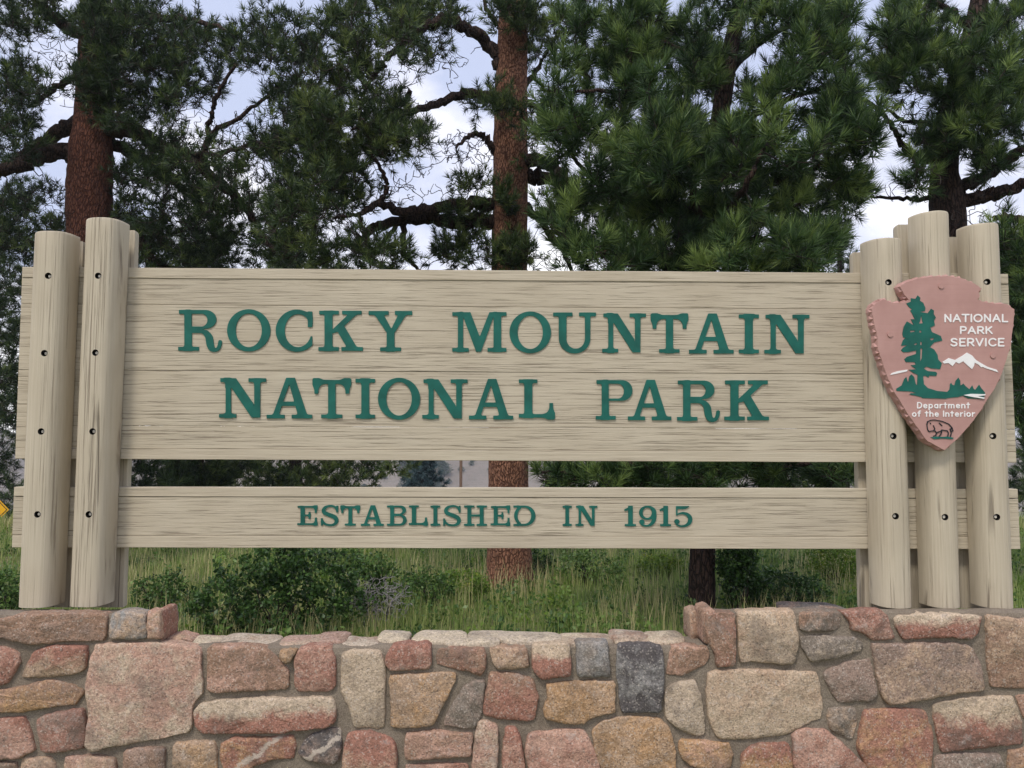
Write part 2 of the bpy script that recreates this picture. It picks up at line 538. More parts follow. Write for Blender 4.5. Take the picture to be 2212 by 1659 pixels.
def contours(D, x0, y0, h):
    """closed loops where D crosses 0 (marching squares)"""
    ny, nx = D.shape
    S = D < 0
    segs = {}
    code = S[:-1, :-1] * 1 + S[:-1, 1:] * 2 + S[1:, 1:] * 4 + S[1:, :-1] * 8
    T = {1: [(3, 0)], 2: [(0, 1)], 3: [(3, 1)], 4: [(1, 2)], 5: [(3, 2), (1, 0)], 6: [(0, 2)], 7: [(3, 2)], 8: [(2, 3)], 9: [(2, 0)], 10: [(0, 3), (2, 1)], 11: [(2, 1)], 12: [(1, 3)], 13: [(1, 0)], 14: [(0, 3)]}
    def edge(i, j, e):
        if e == 0: return ('h', i, j)
        if e == 1: return ('v', i, j + 1)
        if e == 2: return ('h', i + 1, j)
        return ('v', i, j)
    def pos(k):
        t, i, j = k
        if t == 'h':
            a, b = D[i, j], D[i, j + 1]; f = a / (a - b)
            return (x0 + (j + f) * h, y0 + i * h)
        a, b = D[i, j], D[i + 1, j]; f = a / (a - b)
        return (x0 + j * h, y0 + (i + f) * h)
    for i, j in zip(*np.nonzero((code > 0) & (code < 15))):
        for a, b in T[int(code[i, j])]:
            segs[edge(i, j, a)] = edge(i, j, b)
    loops = []
    while segs:
        k = next(iter(segs)); lp = []
        while k in segs:
            lp.append(pos(k)); k = segs.pop(k)
        if len(lp) > 5: loops.append(lp)
    return loops
def rdp(p, tol):
    p = np.asarray(p)
    def rec(a, b):
        if b <= a + 1: return []
        d = p[b] - p[a]; n_ = np.hypot(*d) + 1e-12
        w = p[a + 1:b] - p[a]
        e = np.abs(w[:, 0] * d[1] - w[:, 1] * d[0]) / n_
        k = int(e.argmax())
        if e[k] < tol: return []
        m = a + 1 + k
        return rec(a, m) + [m] + rec(m, b)
    h = len(p) // 2
    idx = [0] + rec(0, h) + [h] + rec(h, len(p) - 1) + [len(p) - 1]
    out = p[idx]
    if np.hypot(*(out[0] - out[-1])) < 0.3 * tol + 1e-6: out = out[:-1]
    return out
def area(p):
    x, y = p[:, 0], p[:, 1]
    return 0.5 * np.sum(x * np.roll(y, -1) - np.roll(x, -1) * y)
def loops_of(fn, x0, y0, x1, y1, h, tol):
    gx = np.arange(x0, x1 + h, h); gy = np.arange(y0, y1 + h, h)
    X, Y = np.meshgrid(gx, gy)
    D = fn(X, Y)
    D[np.abs(D) < 1e-9] = 1e-9
    return [rdp(l, tol) for l in contours(D, x0, y0, h)]
def inside(pt, lp):
    x, y = pt; c = False; n = len(lp)
    for i in range(n):
        (x1, y1), (x2, y2) = lp[i], lp[i - 1]
        if (y1 > y) != (y2 > y) and x < (x2 - x1) * (y - y1) / (y2 - y1) + x1: c = not c
    return c
def slab(name, loops, to3, depth_vec, mat, parent, bev=0.0):
    """fill loops (outer + holes), map 2-D -> 3-D front with to3, extrude back by depth_vec"""
    outers = []; holes = []
    for l in loops:
        dep = sum(inside(l[0], k) for k in loops if k is not l)
        (holes if dep % 2 else outers).append(l)
    verts, faces = [], []
    for o in outers:
        grp = [o] + [h for h in holes if inside(h[0], o)]
        base = len(verts)
        flat = [tuple(p) for l in grp for p in l]
        tris = tessellate_polygon([[Vector((p[0], p[1], 0)) for p in l] for l in grp])
        n = len(flat)
        front = [np.asarray(to3(*p)) for p in flat]
        verts += front + [f + depth_vec for f in front]
        for t in tris:
            a = np.asarray([flat[i] for i in t])
            ar = area(a)
            if abs(ar) < 1e-9: continue
            t = tuple(t) if ar > 0 else tuple(reversed(t))
            faces.append(tuple(base + i for i in t))
        k = base
        for l in grp:
            m = len(l)
            ccw = area(np.asarray(l)) > 0
            for i in range(m):
                j = (i + 1) % m
                f = (k + i, k + i + n, k + j + n, k + j)
                faces.append(f if ccw else f[::-1])
            k += m
    return mk(name, verts, faces, mat, parent)

# ---- slab-serif capitals, 100 units tall (SDF with bracketed serifs)
K = 7.0
def U(*ds, k=K):
    d = ds[0]
    for e in ds[1:]: d = smin(d, e, k)
    return d
def B(x0, y0, x1, y1): return lambda X, Y: sd_box(X, Y, x0, y0, x1, y1)
def glyph(ch):
    def g(X, Y):
        b = lambda *a: sd_box(X, Y, *a)
        e = lambda *a: sd_ell(X, Y, *a)
        p = lambda *a: sd_poly(X, Y, a)
        s = lambda pts: sd_stroke(X, Y, crs(pts))
        mx, mn = np.maximum, np.minimum
        if ch == 'I': return U(b(14.5, 0, 34.5, 100), b(0, 0, 49, 10.5), b(0, 89.5, 49, 100))
        if ch == 'N':
            d = mn(p((14, 100), (39, 100), (80, 34), (80, 0), (74.5, 0), (29, 74), (14, 74)), mn(b(15, 0, 28, 97), p((74.5, 0), (94.5, 0), (94.5, 97), (80, 97), (80, 30), (60, 30))))
            return U(d, b(0, 0, 40, 10.5), b(67, 89.5, 108, 100), b(3, 89.5, 25, 100))
        if ch == 'A':
            d = mx(p((48, 100), (70, 100), (102, 3), (77, 3), (56, 79), (30, 3), (13, 3)), -p((56, 82), (79.5, -3), (26.5, -3)))
            d = mn(d, b(32, 30.5, 77, 42.5))
            d = mx(d, -p((55.5, 79), (65.5, 43), (42, 43)))
            return U(d, b(0, 0, 45, 10.5), b(61, 0, 112, 10.5), k=5)
        if ch == 'T':
            return U(U(b(0, 88.5, 95, 100), b(0, 63, 11.5, 99), b(83.5, 63, 95, 99), k=22), mn(b(37, 0, 58, 98), U(b(37, 0, 58, 60), b(18, 0, 76, 10.5))), k=2)
        if ch in 'RP':
            lo = 53 if ch == 'R' else 47
            c = (100 + lo) / 2; ry = (100 - lo) / 2
            o = mn(b(20, lo - (10 if ch == 'R' else 0), 62, 100), e(66, c, 27, ry))
            o = mn(o, b(60, lo, 68, 100)) if ch == 'R' else mn(o, b(60, lo, 68, 100))
            hole = mn(b(33.5, lo + 7, 58, 89.5), e(57, (lo + 7 + 89.5) / 2, 13.5, (89.5 - lo - 7) / 2))
            if ch == 'R':
                o = mx(o, -b(33.5, 0, 54, 43))
            d = mn(o, b(15, 0, 34, 98))
            d = mx(d, -hole)
            d = mx(d, -b(34, lo + 7, 40, 89.5))
            if ch == 'R':
                d = mn(d, s([(48, 48, 5), (58, 47.5, 5.5), (68, 43, 7.5), (75, 32, 9.3), (77, 18, 9.5), (81, 6.5, 8), (89, 2.5, 5.5), (96, 5, 5), (100, 13, 5), (101.5, 22, 5)]))
            return U(d, b(0, 0, 51, 10.5), b(2, 89.5, 30, 100), k=5)
        if ch == 'O': return mx(e(52, 50, 52, 51), -e(52, 50, 30.5, 39.5))
        if ch == 'C':
            d = mx(e(52, 50, 52, 51.5), -e(55, 50, 32, 39))
            d = mx(d, -b(62, 37, 200, 66)); d = mx(d, X - 90)
            return U(d, b(78, 58, 90, 97), k=4)
        if ch == 'K':
            d = mn(b(15, 0, 35.5, 98), p((35, 54), (35, 43), (49, 47), (65, 62), (97, 92), (75, 92)))
            d = mn(d, p((45, 51), (64, 63), (98, 5), (72, 5)))
            return U(d, b(0, 0, 51, 10.5), b(2, 89.5, 51, 100), b(58, 89.5, 107, 100), b(56, 0, 110, 10.5), k=5)
        if ch == 'Y':
            d = mn(b(44, 0, 64, 50), p((12, 94), (36, 94), (56, 57), (64, 47), (60, 40), (44, 46)))
            d = mn(d, p((74, 94), (95, 94), (64, 45), (50, 46), (56, 57)))
            return U(d, b(0, 89, 50, 100), b(64, 89, 107, 100), b(28, 0, 80, 10.5), k=5)
        if ch == 'M':
            d = mn(b(14, 0, 28, 98), b(102, 0, 122, 98))
            d = mn(d, p((20, 100), (46, 100), (68.5, 40), (92, 100), (110, 100), (102, 85), (72, 0), (59, 0), (28, 85)))
            return U(d, b(0, 0, 42, 10.5), b(87, 0, 135, 10.5), b(104, 89.5, 135, 100), b(0, 89.5, 25, 100), k=5)
        if ch == 'U':
            d = mn(b(14, 36, 93, 97), e(53.5, 36, 39.5, 37.5))
            d = mx(d, -mn(b(34, 36, 78.5, 120), e(56.2, 36, 22.2, 24.5)))
            return mn(mx(U(d, b(0, 89.5, 49, 100), b(64, 89.5, 107, 100), k=5), -b(49.2, 60, 63.8, 120)), d)
        if ch == 'L':
            return mn(U(b(14, 0, 36, 98), b(0, 89.5, 49, 100), k=6), mn(U(b(14, 0, 36, 98), b(0, 0, 60, 10.5), k=6), U(b(20, 0, 89, 10.5), b(79, 0, 89.5, 39), k=22)))
        if ch == 'E':
            d = U(b(16, 0, 38, 100), b(0, 0, 30, 10.5), b(2, 89.5, 30, 100), k=5)
            d = mn(d, U(b(30, 89.5, 97, 100), b(86.5, 62, 97, 99), k=18))
            d = mn(d, U(b(30, 0, 97, 10.5), b(86.5, 1, 97.5, 40), k=18))
            return mn(d, U(b(36, 45.5, 65, 55.5), b(56, 32, 66, 69), k=8))
        if ch == 'S':
            d = s([(76, 74, 5.5), (69, 88, 5.5), (55, 95, 5.3), (38, 95, 5.8), (22, 88.5, 7.5), (14, 76, 9), (18, 64, 9.5), (31, 57, 9.5), (52, 49, 10), (68, 40, 10), (74, 28, 9.5), (69, 13, 8), (55, 5.5, 6), (40, 5, 5.3), (24, 8.5, 5.5), (13, 18, 5.5), (7, 30, 5.2)])
            return mn(d, mn(b(72, 64, 82, 98), b(1, 2, 11, 38)))
        if ch == 'B':
            t = mn(b(15, 50, 62, 100), e(62, 76.5, 30, 23.5)); t = mx(t, -mn(b(34.5, 60, 58, 89.5), e(58, 74.7, 15, 14.8)))
            l_ = mn(b(15, 0, 64, 54), e(64, 27.5, 31, 27.5)); l_ = mx(l_, -mn(b(34.5, 10.5, 60, 47), e(60, 28.7, 16, 18.2)))
            d = mx(mn(t, l_), -b(34.5, 60, 58, 89.5))
            return U(d, b(0, 0, 28, 10.5), b(0, 89.5, 28, 100), k=5)
        if ch == 'H':
            d = mn(U(b(16, 0, 36, 99), b(0, 0, 51, 10.5), b(0, 89.5, 51, 100), k=5), U(b(75, 0, 95, 99), b(60, 0, 111, 10.5), b(60, 89.5, 111, 100), k=5))
            return mn(d, b(30, 45, 80, 56.5))
        if ch == 'D':
            d = mn(b(18, 0, 56, 100), e(55, 50, 52, 50)); d = mx(d, -mn(b(37.5, 11, 53, 89), e(53, 50, 32, 39)))
            return U(d, b(0, 0, 25, 10.5), b(0, 89.5, 25, 100), k=4)
        if ch == '1':
            return U(mn(b(18, 0, 41, 100), p((0, 73), (0, 83), (16, 90), (22, 100), (32, 100), (32, 80), (12, 76))), b(2, 0, 56, 10.5), k=5)
        if ch == '9':
            d = mx(e(41, 66, 41, 35), -e(39, 66, 20.5, 24.5))
            d = mn(d, s([(72, 62, 9.5), (72, 42, 9.5), (66, 22, 9), (54, 8, 7), (40, 3, 5), (26, 3, 5), (14, 9, 5.5)]))
            return mn(d, e(14, 21, 13, 13))
        if ch == '5':
            d = p((8, 99), (72, 99), (66, 90), (54, 84), (38, 82), (16, 84), (16, 58), (8, 54))
            d = mn(d, s([(11, 53, 3), (24, 61, 4.5), (44, 63, 6.5), (64, 55, 9), (75, 38, 10.5), (72, 18, 9.5), (58, 4, 7), (42, -1, 5.5), (26, 0, 5), (12, 8, 5)]))
            return mn(d, e(13, 22, 13, 13))
    return g
_gc = {}
def glyph_loops(ch):
    if ch not in _gc:
        lp = loops_of(lambda X, Y, f=glyph(ch): f(X, Y) + 0.6, -8, -10, 144, 110, 1.1, 0.22)
        allp = np.concatenate(lp)
        mn_, mx_ = allp.min(0), allp.max(0)
        if ch in '159': mn_[1], mx_[1] = max(mn_[1], -4), 101
        _gc[ch] = [(l - mn_) / (mx_ - mn_) for l in lp]
    return _gc[ch]

# ------------------------------------------------------------------ the park sign
YB = 3.585           # front of the planks
sign = empty("park_sign", tuple(P2W(1106, 1314, 3.6)))
tag(sign, "large beige wooden entrance sign with two boards and green raised lettering on log posts", "sign")

def edge_top(x, ytl, ytr, x0=48.5, x1=2177.0): return ytl + (ytr - ytl) * (x - x0) / (x1 - x0)
def left_x(y): return 48.5 - (y - 575) * 0.0377
def right_x(y): return 2177 + (y - 588) * 0.0451

def rough_box(name, TL, TR, BR, BL, yf, yb, mat, bev=0.0018, seg=40):
    """board piece: front outline given in photo pixels at depth yf, softly broken front edges"""
    tl, tr, br, bl = [P2W(p[0], p[1], yf) for p in (TL, TR, BR, BL)]
    ts = np.linspace(0, 1, seg + 1)
    V, Fc = [], []
    for i, t in enumerate(ts):
        top = tl + (tr - tl) * t; bot = bl + (br - bl) * t
        w1 = 0.0010 * mnoise.noise(Vector((top[0] * 7, top[2] * 3, 1.3))); w2 = 0.0010 * mnoise.noise(Vector((bot[0] * 7, bot[2] * 3, 7.7)))
        top = top + np.array([0, 0, w1]); bot = bot + np.array([0, 0, w2])
        if i == 0: top = top + [0, 0, 0]; 
        up = np.array([0, 0, bev])
        ring = [np.array([top[0], yb, top[2]]), np.array([top[0], yf + bev, top[2]]), np.array([top[0], yf, top[2] - bev]),
                np.array([bot[0], yf, bot[2] + bev]), np.array([bot[0], yf + bev, bot[2]]), np.array([bot[0], yb, bot[2]])]
        V += ring
    for i in range(seg):
        for k in range(6):
            a, b_ = i * 6 + k, i * 6 + (k + 1) % 6
            Fc.append((a, b_, b_ + 6, a + 6))
    Fc.append(tuple(range(5, -1, -1))); Fc.append(tuple(seg * 6 + k for k in range(6)))
    c = np.mean(V, axis=0)
    o = mk(name, [v - c for v in V], Fc, mat, None, loc=tuple(c))
    parent_keep(o, sign)
    return o

def board_part(name, yl0, yr0, yl1, yr1, yf, mat):
    q = [(left_x(yl0), yl0), (right_x(yr0), yr0), (right_x(yr1), yr1), (left_x(yl1), yl1)]
    return rough_box(name, *q, yf, 3.635, mat)

def upper_y(t): return (576.5 + (991 - 576.5) * t, 591.5 + (999.7 - 591.5) * t)
def lower_y(t): return (1052 + (1182.5 - 1052) * t, 1056.5 + (1186.4 - 1056.5) * t)
ub = [0.0, 0.054, 0.192, 0.535, 0.825, 0.945, 1.0]
for i in range(6):
    (a, b_), (c, d) = upper_y(ub[i] + (0.0007 if i else 0)), upper_y(ub[i + 1] - (0.0007 if i < 5 else 0))
    if i in (0, 5): board_part("border_strip", a, b_, c, d, YB - 0.0035, MAT_STRIP)
    else: board_part("plank", a, b_, c, d, YB + (0.0, 0.001, 0.0, 0.0015, 0.0005, 0)[i], MAT_PLANK)
lb = [0.0, 0.155, 0.80, 1.0]
for i in range(3):
    (a, b_), (c, d) = lower_y(lb[i] + (0.003 if i else 0)), lower_y(lb[i + 1] - (0.003 if i < 2 else 0))
    if i != 1: board_part("border_strip", a, b_, c, d, YB - 0.0035, MAT_STRIP)
    else: board_part("plank", a, b_, c, d, YB, MAT_PLANK)

ROWS = [
 ("ROCKYMOUNTAIN", [(384.7,479.3),(490.4,584),(595.4,675.3),(687.7,783.7),(796,890.2),(976.9,1094),(1100.5,1190.4),(1195,1287.6),(1300.9,1395.5),(1405.6,1487.2),(1488.7,1585),(1596.4,1639.5),(1651.5,1748.7)],
   lambda x: (668.3 + (x - 430) * 0.0079, 757.0 + (x - 430) * 0.0062)),
 ("NATIONALPARK", [(473,574.5),(575.8,673.9),(674.7,758.6),(767.8,809.8),(816.4,907.5),(912,1010),(1013,1108.5),(1120.7,1199),(1287,1366.4),(1356.7,1450.4),(1463,1555.4),(1565,1661.3)],
   lambda x: (815.4 + (x - 520) * 0.0055, 903.6 + (x - 520) * 0.0048)),
 ("ESTABLISHEDIN1915", [(642,686),(693,731),(735,778),(779.4,828.8),(835.9,878.6),(883.3,924.4),(929.9,950.8),(957.3,995.6),(1002.3,1051.9),(1059.6,1102.3),(1109,1156.9),(1215.4,1235.1),(1243.3,1290.5),(1349,1373.8),(1380.5,1418.2),(1425.3,1449.7),(1456.8,1495.8)],
   lambda x: (1091.3 + (x - 660) * 0.0010, 1135.8 + (x - 660) * 0.0016)),
]
for word, xs_, yf_ in ROWS:
    for ch, (x0, x1) in zip(word, xs_):
        yt, yb = yf_((x0 + x1) / 2)
        h = yb - yt
        if ch in 'OCSU': 
            if ch != 'U': yt -= 0.015 * h
            yb += 0.018 * h
        if ch == 'R': yb += 0.035 * h
        if ch in '95': yb += 0.02 * h
        org = P2W((x0 + x1) / 2, (yt + yb) / 2, YB - 0.005)
        def to3(u, v, x0=x0, x1=x1, yt=yt, yb=yb, org=org):
            return P2W(x0 + (x1 - x0) * u, yb + (yt - yb) * v, YB - 0.005) - org
        o = slab("digit" if ch.isdigit() else "letter", glyph_loops(ch), to3, np.array([0, 0.008, 0]), MAT_GREEN, None)
        o.location = org
        parent_keep(o, sign)

WALLTOP_L = P2W(150, 1319, 3.36)[2] - 0.004
def make_post(bl, br, yb, tl, tr, yt, yflat, depth, nexp, mat, front=True, bolts=(), seed=0, zmin=None):
    """half-log post; flat side at yflat, round side towards (front) or away from the camera"""
    yf = yflat - depth if front else yflat
    # outline: the outer side is set by the near edge, the inner side by the far edge
    yo, yi = (yflat - 0.085, yflat - 0.012) if front else (yflat + 0.02, yflat + 0.012)
    ya, yb_ = (yo, yi) if bl < 1106 else (yi, yo)
    x0b, x1b = P2W(bl, yb, ya)[0], P2W(br, yb, yb_)[0]
    x0t, x1t = P2W(tl, yt, ya)[0], P2W(tr, yt, yb_)[0]
    zb = P2W((bl + br) / 2, yb, yf)[2]; zt = P2W((tl + tr) / 2, yt, yf)[2]
    if zmin is not None: zb = zmin
    rnd = random.Random(seed)
    nseg, nz = 28, 22
    sgn = -1 if front else 1
    zs = list(np.linspace(zb, zt - 0.012, nz)) + [zt - 0.003, zt]
    scl = [1.0] * nz + [0.985, 0.955]
    org = np.array([(x0b + x1b) / 2, yflat, zb])
    V, Fc = [], []
    for k, z in enumerate(zs):
        t = (z - zb) / (zt - zb)
        cx = (x0b + x1b) / 2 + ((x0t + x1t) / 2 - (x0b + x1b) / 2) * t
        w = ((x1b - x0b) + ((x1t - x0t) - (x1b - x0b)) * t) / 2
        w *= 1 + 0.006 * mnoise.noise(Vector((seed, z * 2.5, 0)))
        for j in range(nseg + 1):
            a = math.pi * j / nseg
            ca, sa = math.cos(a), math.sin(a)
            x = w * math.copysign(abs(ca) ** (2 / nexp), ca)
            y = depth * abs(sa) ** (2 / nexp)
            n_ = mnoise.noise(Vector((x * 9 + seed * 3.1, z * 0.9, seed))) * 0.003 + mnoise.noise(Vector((x * 40 + seed, z * 1.2, seed * 2))) * 0.0012
            s_ = scl[k]
            zz = z
            if k >= nz and front: zz += 0.004 * mnoise.noise(Vector((x * 12 + seed, 3.3, seed)))
            V.append(np.array([cx + x * s_, yflat + sgn * (y * s_ + (n_ if sa > 0.1 else 0)), zz]) - org)
    m = nseg + 1
    for k in range(len(zs) - 1):
        for j in range(nseg):
            a = k * m + j
            Fc.append((a, a + 1, a + 1 + m, a + m))
        Fc.append((k * m + m - 1, k * m, k * m + m, k * m + m - 1 + m))
    Fc.append(tuple(range(m - 1, -1, -1))); Fc.append(tuple((len(zs) - 1) * m + j for j in range(m)))
    if not front: Fc = [f[::-1] for f in Fc]
    Fc = [f[::-1] for f in Fc] if front else Fc
    Fc = [f[::-1] for f in Fc]
    o = mk("post", V, Fc, mat, None, smooth=True, loc=tuple(org))
    # recessed bolt holes
    for (bx, by) in bolts:
        c = P2W(bx, by, yf + 0.004)
        rad, dep = 0.0145, 0.030
        vv, ff = [], []
        for yy in (-0.05, dep):
            for j in range(20):
                a = 2 * math.pi * j / 20
                vv.append((c[0] - org[0] + rad * math.cos(a), c[1] - org[1] + yy, c[2] - org[2] + rad * math.sin(a)))
        for j in range(20): ff.append((20 + j, 20 + (j + 1) % 20, (j + 1) % 20, j))
        ff.append(tuple(range(20))); ff.append(tuple(range(39, 19, -1)))
        cut = mk("cutter", vv, ff, MAT_HOLE, None, loc=tuple(org))
        bm_mod = o.modifiers.new("hole", 'BOOLEAN'); bm_mod.operation = 'DIFFERENCE'; bm_mod.object = cut; bm_mod.solver = 'EXACT'
        bm_mod.material_mode = 'TRANSFER'
        bpy.context.view_layer.update()
        me = bpy.data.meshes.new_from_object(o.evaluated_get(bpy.context.evaluated_depsgraph_get()))
        o.modifiers.clear(); o.data = me
        bpy.data.objects.remove(cut)
    o.data.set_sharp_from_angle(angle=R(38))
    parent_keep(o, sign)
    for (bx, by) in bolts:
        c = P2W(bx, by, yf + 0.004)
        rad = 0.0078
        vv, ff = [], []
        for yy, rr in ((0.031, rad), (0.010, rad), (0.006, rad * 0.7)):
            for j in range(12):
                a = 2 * math.pi * j / 12
                vv.append((rr * math.cos(a), yy, rr * math.sin(a)))
        for k in range(2):
            for j in range(12): ff.append((k * 12 + j, k * 12 + (j + 1) % 12, k * 12 + 12 + (j + 1) % 12, k * 12 + 12 + j))
        ff.append(tuple(range(24, 36)))
        b_ = mk("bolt", vv, ff, MAT_BOLT, None)
        b_.parent = o
        b_.location = tuple(c - org)
    return o

YF = 3.574
make_post(36, 136.5, 1313.6, 71.4, 171.5, 498, YF, 0.125, 3.0, MAT_POST, True, [(105, 596), (97, 763), (90, 932), (82, 1111)], 1)
make_post(148, 243.5, 1311.5, 183.7, 278.5, 469.5, YF, 0.125, 3.4, MAT_POSTRIB, True, [(213, 596), (207, 762), (201, 932), (193, 1111)], 2)
make_post(1881.8, 1975.9, 1314.8, 1859.4, 1953, 512.3, YF, 0.125, 2.5, MAT_POST, True, [(1919, 610), (1929, 942), (1934, 1115)], 3)
make_post(1988.5, 2080.8, 1314.8, 1962.9, 2055.5, 453.3, YF, 0.125, 2.4, MAT_POST, True, [(2041, 1117)], 4)
make_post(2100.6, 2194.8, 1316, 2067.8, 2162.6, 480.2, YF, 0.125, 2.5, MAT_POST, True, [(2132, 609), (2145, 942), (2153, 1117)], 5)
YK = 3.640
make_post(60, 157, 1312, 88, 182.5, 521, YK, 0.11, 2.6, MAT_POST, False, (), 6)
make_post(172, 268, 1312, 200, 294.7, 497, YK, 0.11, 2.6, MAT_POST, False, (), 7)
make_post(1858, 1950, 1314, 1840, 1934, 545, YK, 0.11, 2.6, MAT_POST, False, (), 8)
make_post(1963, 2055, 1314, 1936, 2030, 485, YK, 0.11, 2.6, MAT_POST, False, (), 9)
make_post(2072, 2166, 1314, 2046, 2140, 512, YK, 0.11, 2.6, MAT_POST, False, (), 10)

# ------------------------------------------------------------------ arrowhead plaque
def CP(x, y):      # traced on an enlargement of the plaque
    return ((3300 + x / 1.952) / 1.8228, (1000 + y / 1.952) / 1.8228)
YA = 3.405
front_out = [(258,420),(300,372),(345,347),(385,362),(430,378),(500,374),(545,352),(512,315),(475,250),(530,215),(590,196),(640,185),(700,176),(760,172),(815,170),(870,172),(920,180),(960,190),(1012,212),(1060,235),(1105,268),(1082,290),(1090,322),(1072,352),(1130,372),(1180,378),(1220,385),(1300,385),(1355,425),(1350,500),(1340,590),(1330,690),(1305,770),(1285,840),(1262,910),(1215,1010),(1180,1070),(1140,1130),(1065,1245),(1030,1292),(990,1340),(945,1390),(895,1440),(820,1508),(755,1474),(690,1440),(645,1382),(600,1320),(565,1268),(530,1220),(490,1152),(450,1090),(415,1022),(385,960),(360,890),(340,820),(322,780),(310,740),(304,680),(300,620),(288,570),(275,520),(266,470)]
plq = empty("arrowhead_plaque", tuple(P2W(*CP(790, 850), YA + 0.043)))
tag(plq, "rose brown arrowhead plaque with tree, mountain and bison emblem bolted across three log posts", "plaque")
front_out = [q_ for i in range(len(front_out)) for q_ in (front_out[i], ((front_out[i][0] + front_out[(i + 1) % len(front_out)][0]) / 2 + (1.5 if i % 3 else -2), (front_out[i][1] + front_out[(i + 1) % len(front_out)][1]) / 2 + (1.5 if i % 2 else -2)))]
pts3 = [P2W(*CP(*p), YA) for p in front_out]
n_ = len(pts3)
cen = np.mean(pts3, axis=0)
ring2d = np.array([[p[0], p[2]] for p in pts3])
if area(ring2d) < 0: ring2d = ring2d[::-1]; pts3 = pts3[::-1]
def onorm(i):
    d = nrm(ring2d[(i + 1) % n_] - ring2d[i - 1]); return np.array([d[1], -d[0]])
V, Fc = [], []
rr = random.Random(5)
for i in range(n_): V.append(pts3[i])
for i in range(n_):                       # knapped rim: corners and scoops
    o_ = onorm(i); k = (0.0095 if i % 2 == 0 else 0.005) + rr.uniform(-0.002, 0.002)
    y = (0.010 if i % 2 == 0 else 0.022) + rr.uniform(-0.004, 0.004)
    V.append(pts3[i] + np.array([o_[0] * k, y, o_[1] * k]))
for i in range(n_):
    o_ = onorm(i); k = (0.010 if i % 2 == 0 else 0.007)
    V.append(pts3[i] + np.array([o_[0] * k, 0.043, o_[1] * k]))
tri = tessellate_polygon([[Vector((p[0], p[1], 0)) for p in ring2d]])
for t in tri:
    a = area(ring2d[list(t)])
    Fc.append(tuple(t) if a > 0 else tuple(reversed(t)))
for i in range(n_):
    j = (i + 1) % n_
    for s_ in (0, n_):
        if i % 2 == 0:
            Fc.append((s_ + i, s_ + i + n_, s_ + j + n_)); Fc.append((s_ + i, s_ + j + n_, s_ + j))
        else:
            Fc.append((s_ + i, s_ + i + n_, s_ + j)); Fc.append((s_ + j, s_ + i + n_, s_ + j + n_))
Fc.append(tuple(2 * n_ + i for i in range(n_ - 1, -1, -1)))
plate = mk("plate", [v - cen for v in V], Fc, MAT_PLAQUE, None, loc=tuple(cen))
parent_keep(plate, plq)

def flat_part(name, loops_px, mat, raise_=0.0025, parent=plq):
    def to3(u, v): return P2W(*CP(u, -v), YA - raise_)
    loops = []
    for l in loops_px:
        loops.append(np.array([(x, -y) for x, y in l], float))
    c = to3(*np.mean(np.concatenate(loops), axis=0))
    o = slab(name, loops, lambda u, v: to3(u, v) - c, np.array([0, raise_ + 0.002, 0]), mat, None)
    o.location = c
    parent_keep(o, parent)
    return o
tree_out = [(612,318),(634,338),(628,358),(655,375),(672,415),(668,438),(628,446),(690,455),(715,420),(738,435),(735,460),(752,488),(738,510),(745,550),(710,565),(722,600),(790,630),(802,665),(740,680),(706,715),(740,735),(765,775),(770,810),(798,840),(785,885),(720,880),(680,866),(660,880),(690,900),(750,905),(762,915),(755,938),(700,935),(695,950),(672,935),(655,940),(660,1000),(690,1030),(760,1052),(840,1060),(858,1040),(862,1000),(870,990),(878,1005),(895,1010),(905,975),(925,950),(940,975),(942,1010),(955,1005),(962,995),(980,1015),(1010,1040),(1032,1010),(1042,1035),(1055,1045),(1085,1005),(1100,1030),(1130,1065),(1120,1115),(1000,1110),(960,1090),(920,1100),(840,1108),(830,1113),(650,1108),(640,1100),(600,1090),(550,1080),(560,1070),(600,1070),(570,1058),(450,1052),(448,1035),(490,1010),(510,960),(525,945),(538,990),(550,940),(565,925),(585,945),(598,1000),(608,1010),(612,930),(580,915),(545,890),(600,885),(570,865),(560,855),(596,850),(590,832),(520,830),(510,810),(530,790),(600,768),(602,742),(540,755),(500,755),(485,740),(498,722),(530,702),(485,705),(500,662),(520,645),(542,660),(530,648),(500,640),(495,610),(505,560),(530,518),(582,548),(560,502),(590,500),(565,450),(555,435),(570,425),(548,410),(525,380),(560,365),(560,340),(595,345)]
tree_holes = [[(640,470),(646,510),(652,532),(622,535),(632,512)],[(553,590),(588,588),(590,597),(556,602)],[(625,588),(640,590),(640,604),(626,603)],[(706,652),(738,645),(735,656),(715,664)],[(584,692),(606,684),(606,694),(590,702)],[(633,672),(644,678),(642,702),(632,698)],[(634,725),(648,728),(644,800),(632,830)]]
flat_part("tree_emblem", [tree_out] + tree_holes, MAT_GREEN)
flat_part("mountain_emblem", [[(803,830),(850,800),(900,815),(925,800),(960,780),(990,758),(1030,780),(1060,815),(1110,845),(1150,868),(1220,890),(1232,910),(1190,895),(1140,880),(1112,868),(1102,872),(1080,850),(1050,835),(1045,860),(1030,885),(1000,860),(972,834),(962,825),(930,842),(905,830),(880,862),(850,838),(815,842)]], MAT_WHITE)
flat_part("snow_emblem", [[(402,930),(415,915),(460,900),(535,888),(530,902),(460,918)]], MAT_WHITE)
flat_part("river_emblem", [[(965,1085),(1020,1075),(1135,1078),(1130,1087),(1072,1092),(1130,1105),(1120,1113),(1040,1100)]], MAT_WHITE, 0.0065)
def circ(x, y, r, n=18): return [(x + r * math.cos(2 * math.pi * i / n), y + r * math.sin(2 * math.pi * i / n)) for i in range(n)]
for (x, y) in ((795, 245), (403, 617), (1193, 780)):
    flat_part("screw_plug", [circ(x, y, 21)], MAT_PLAQUE, 0.005)

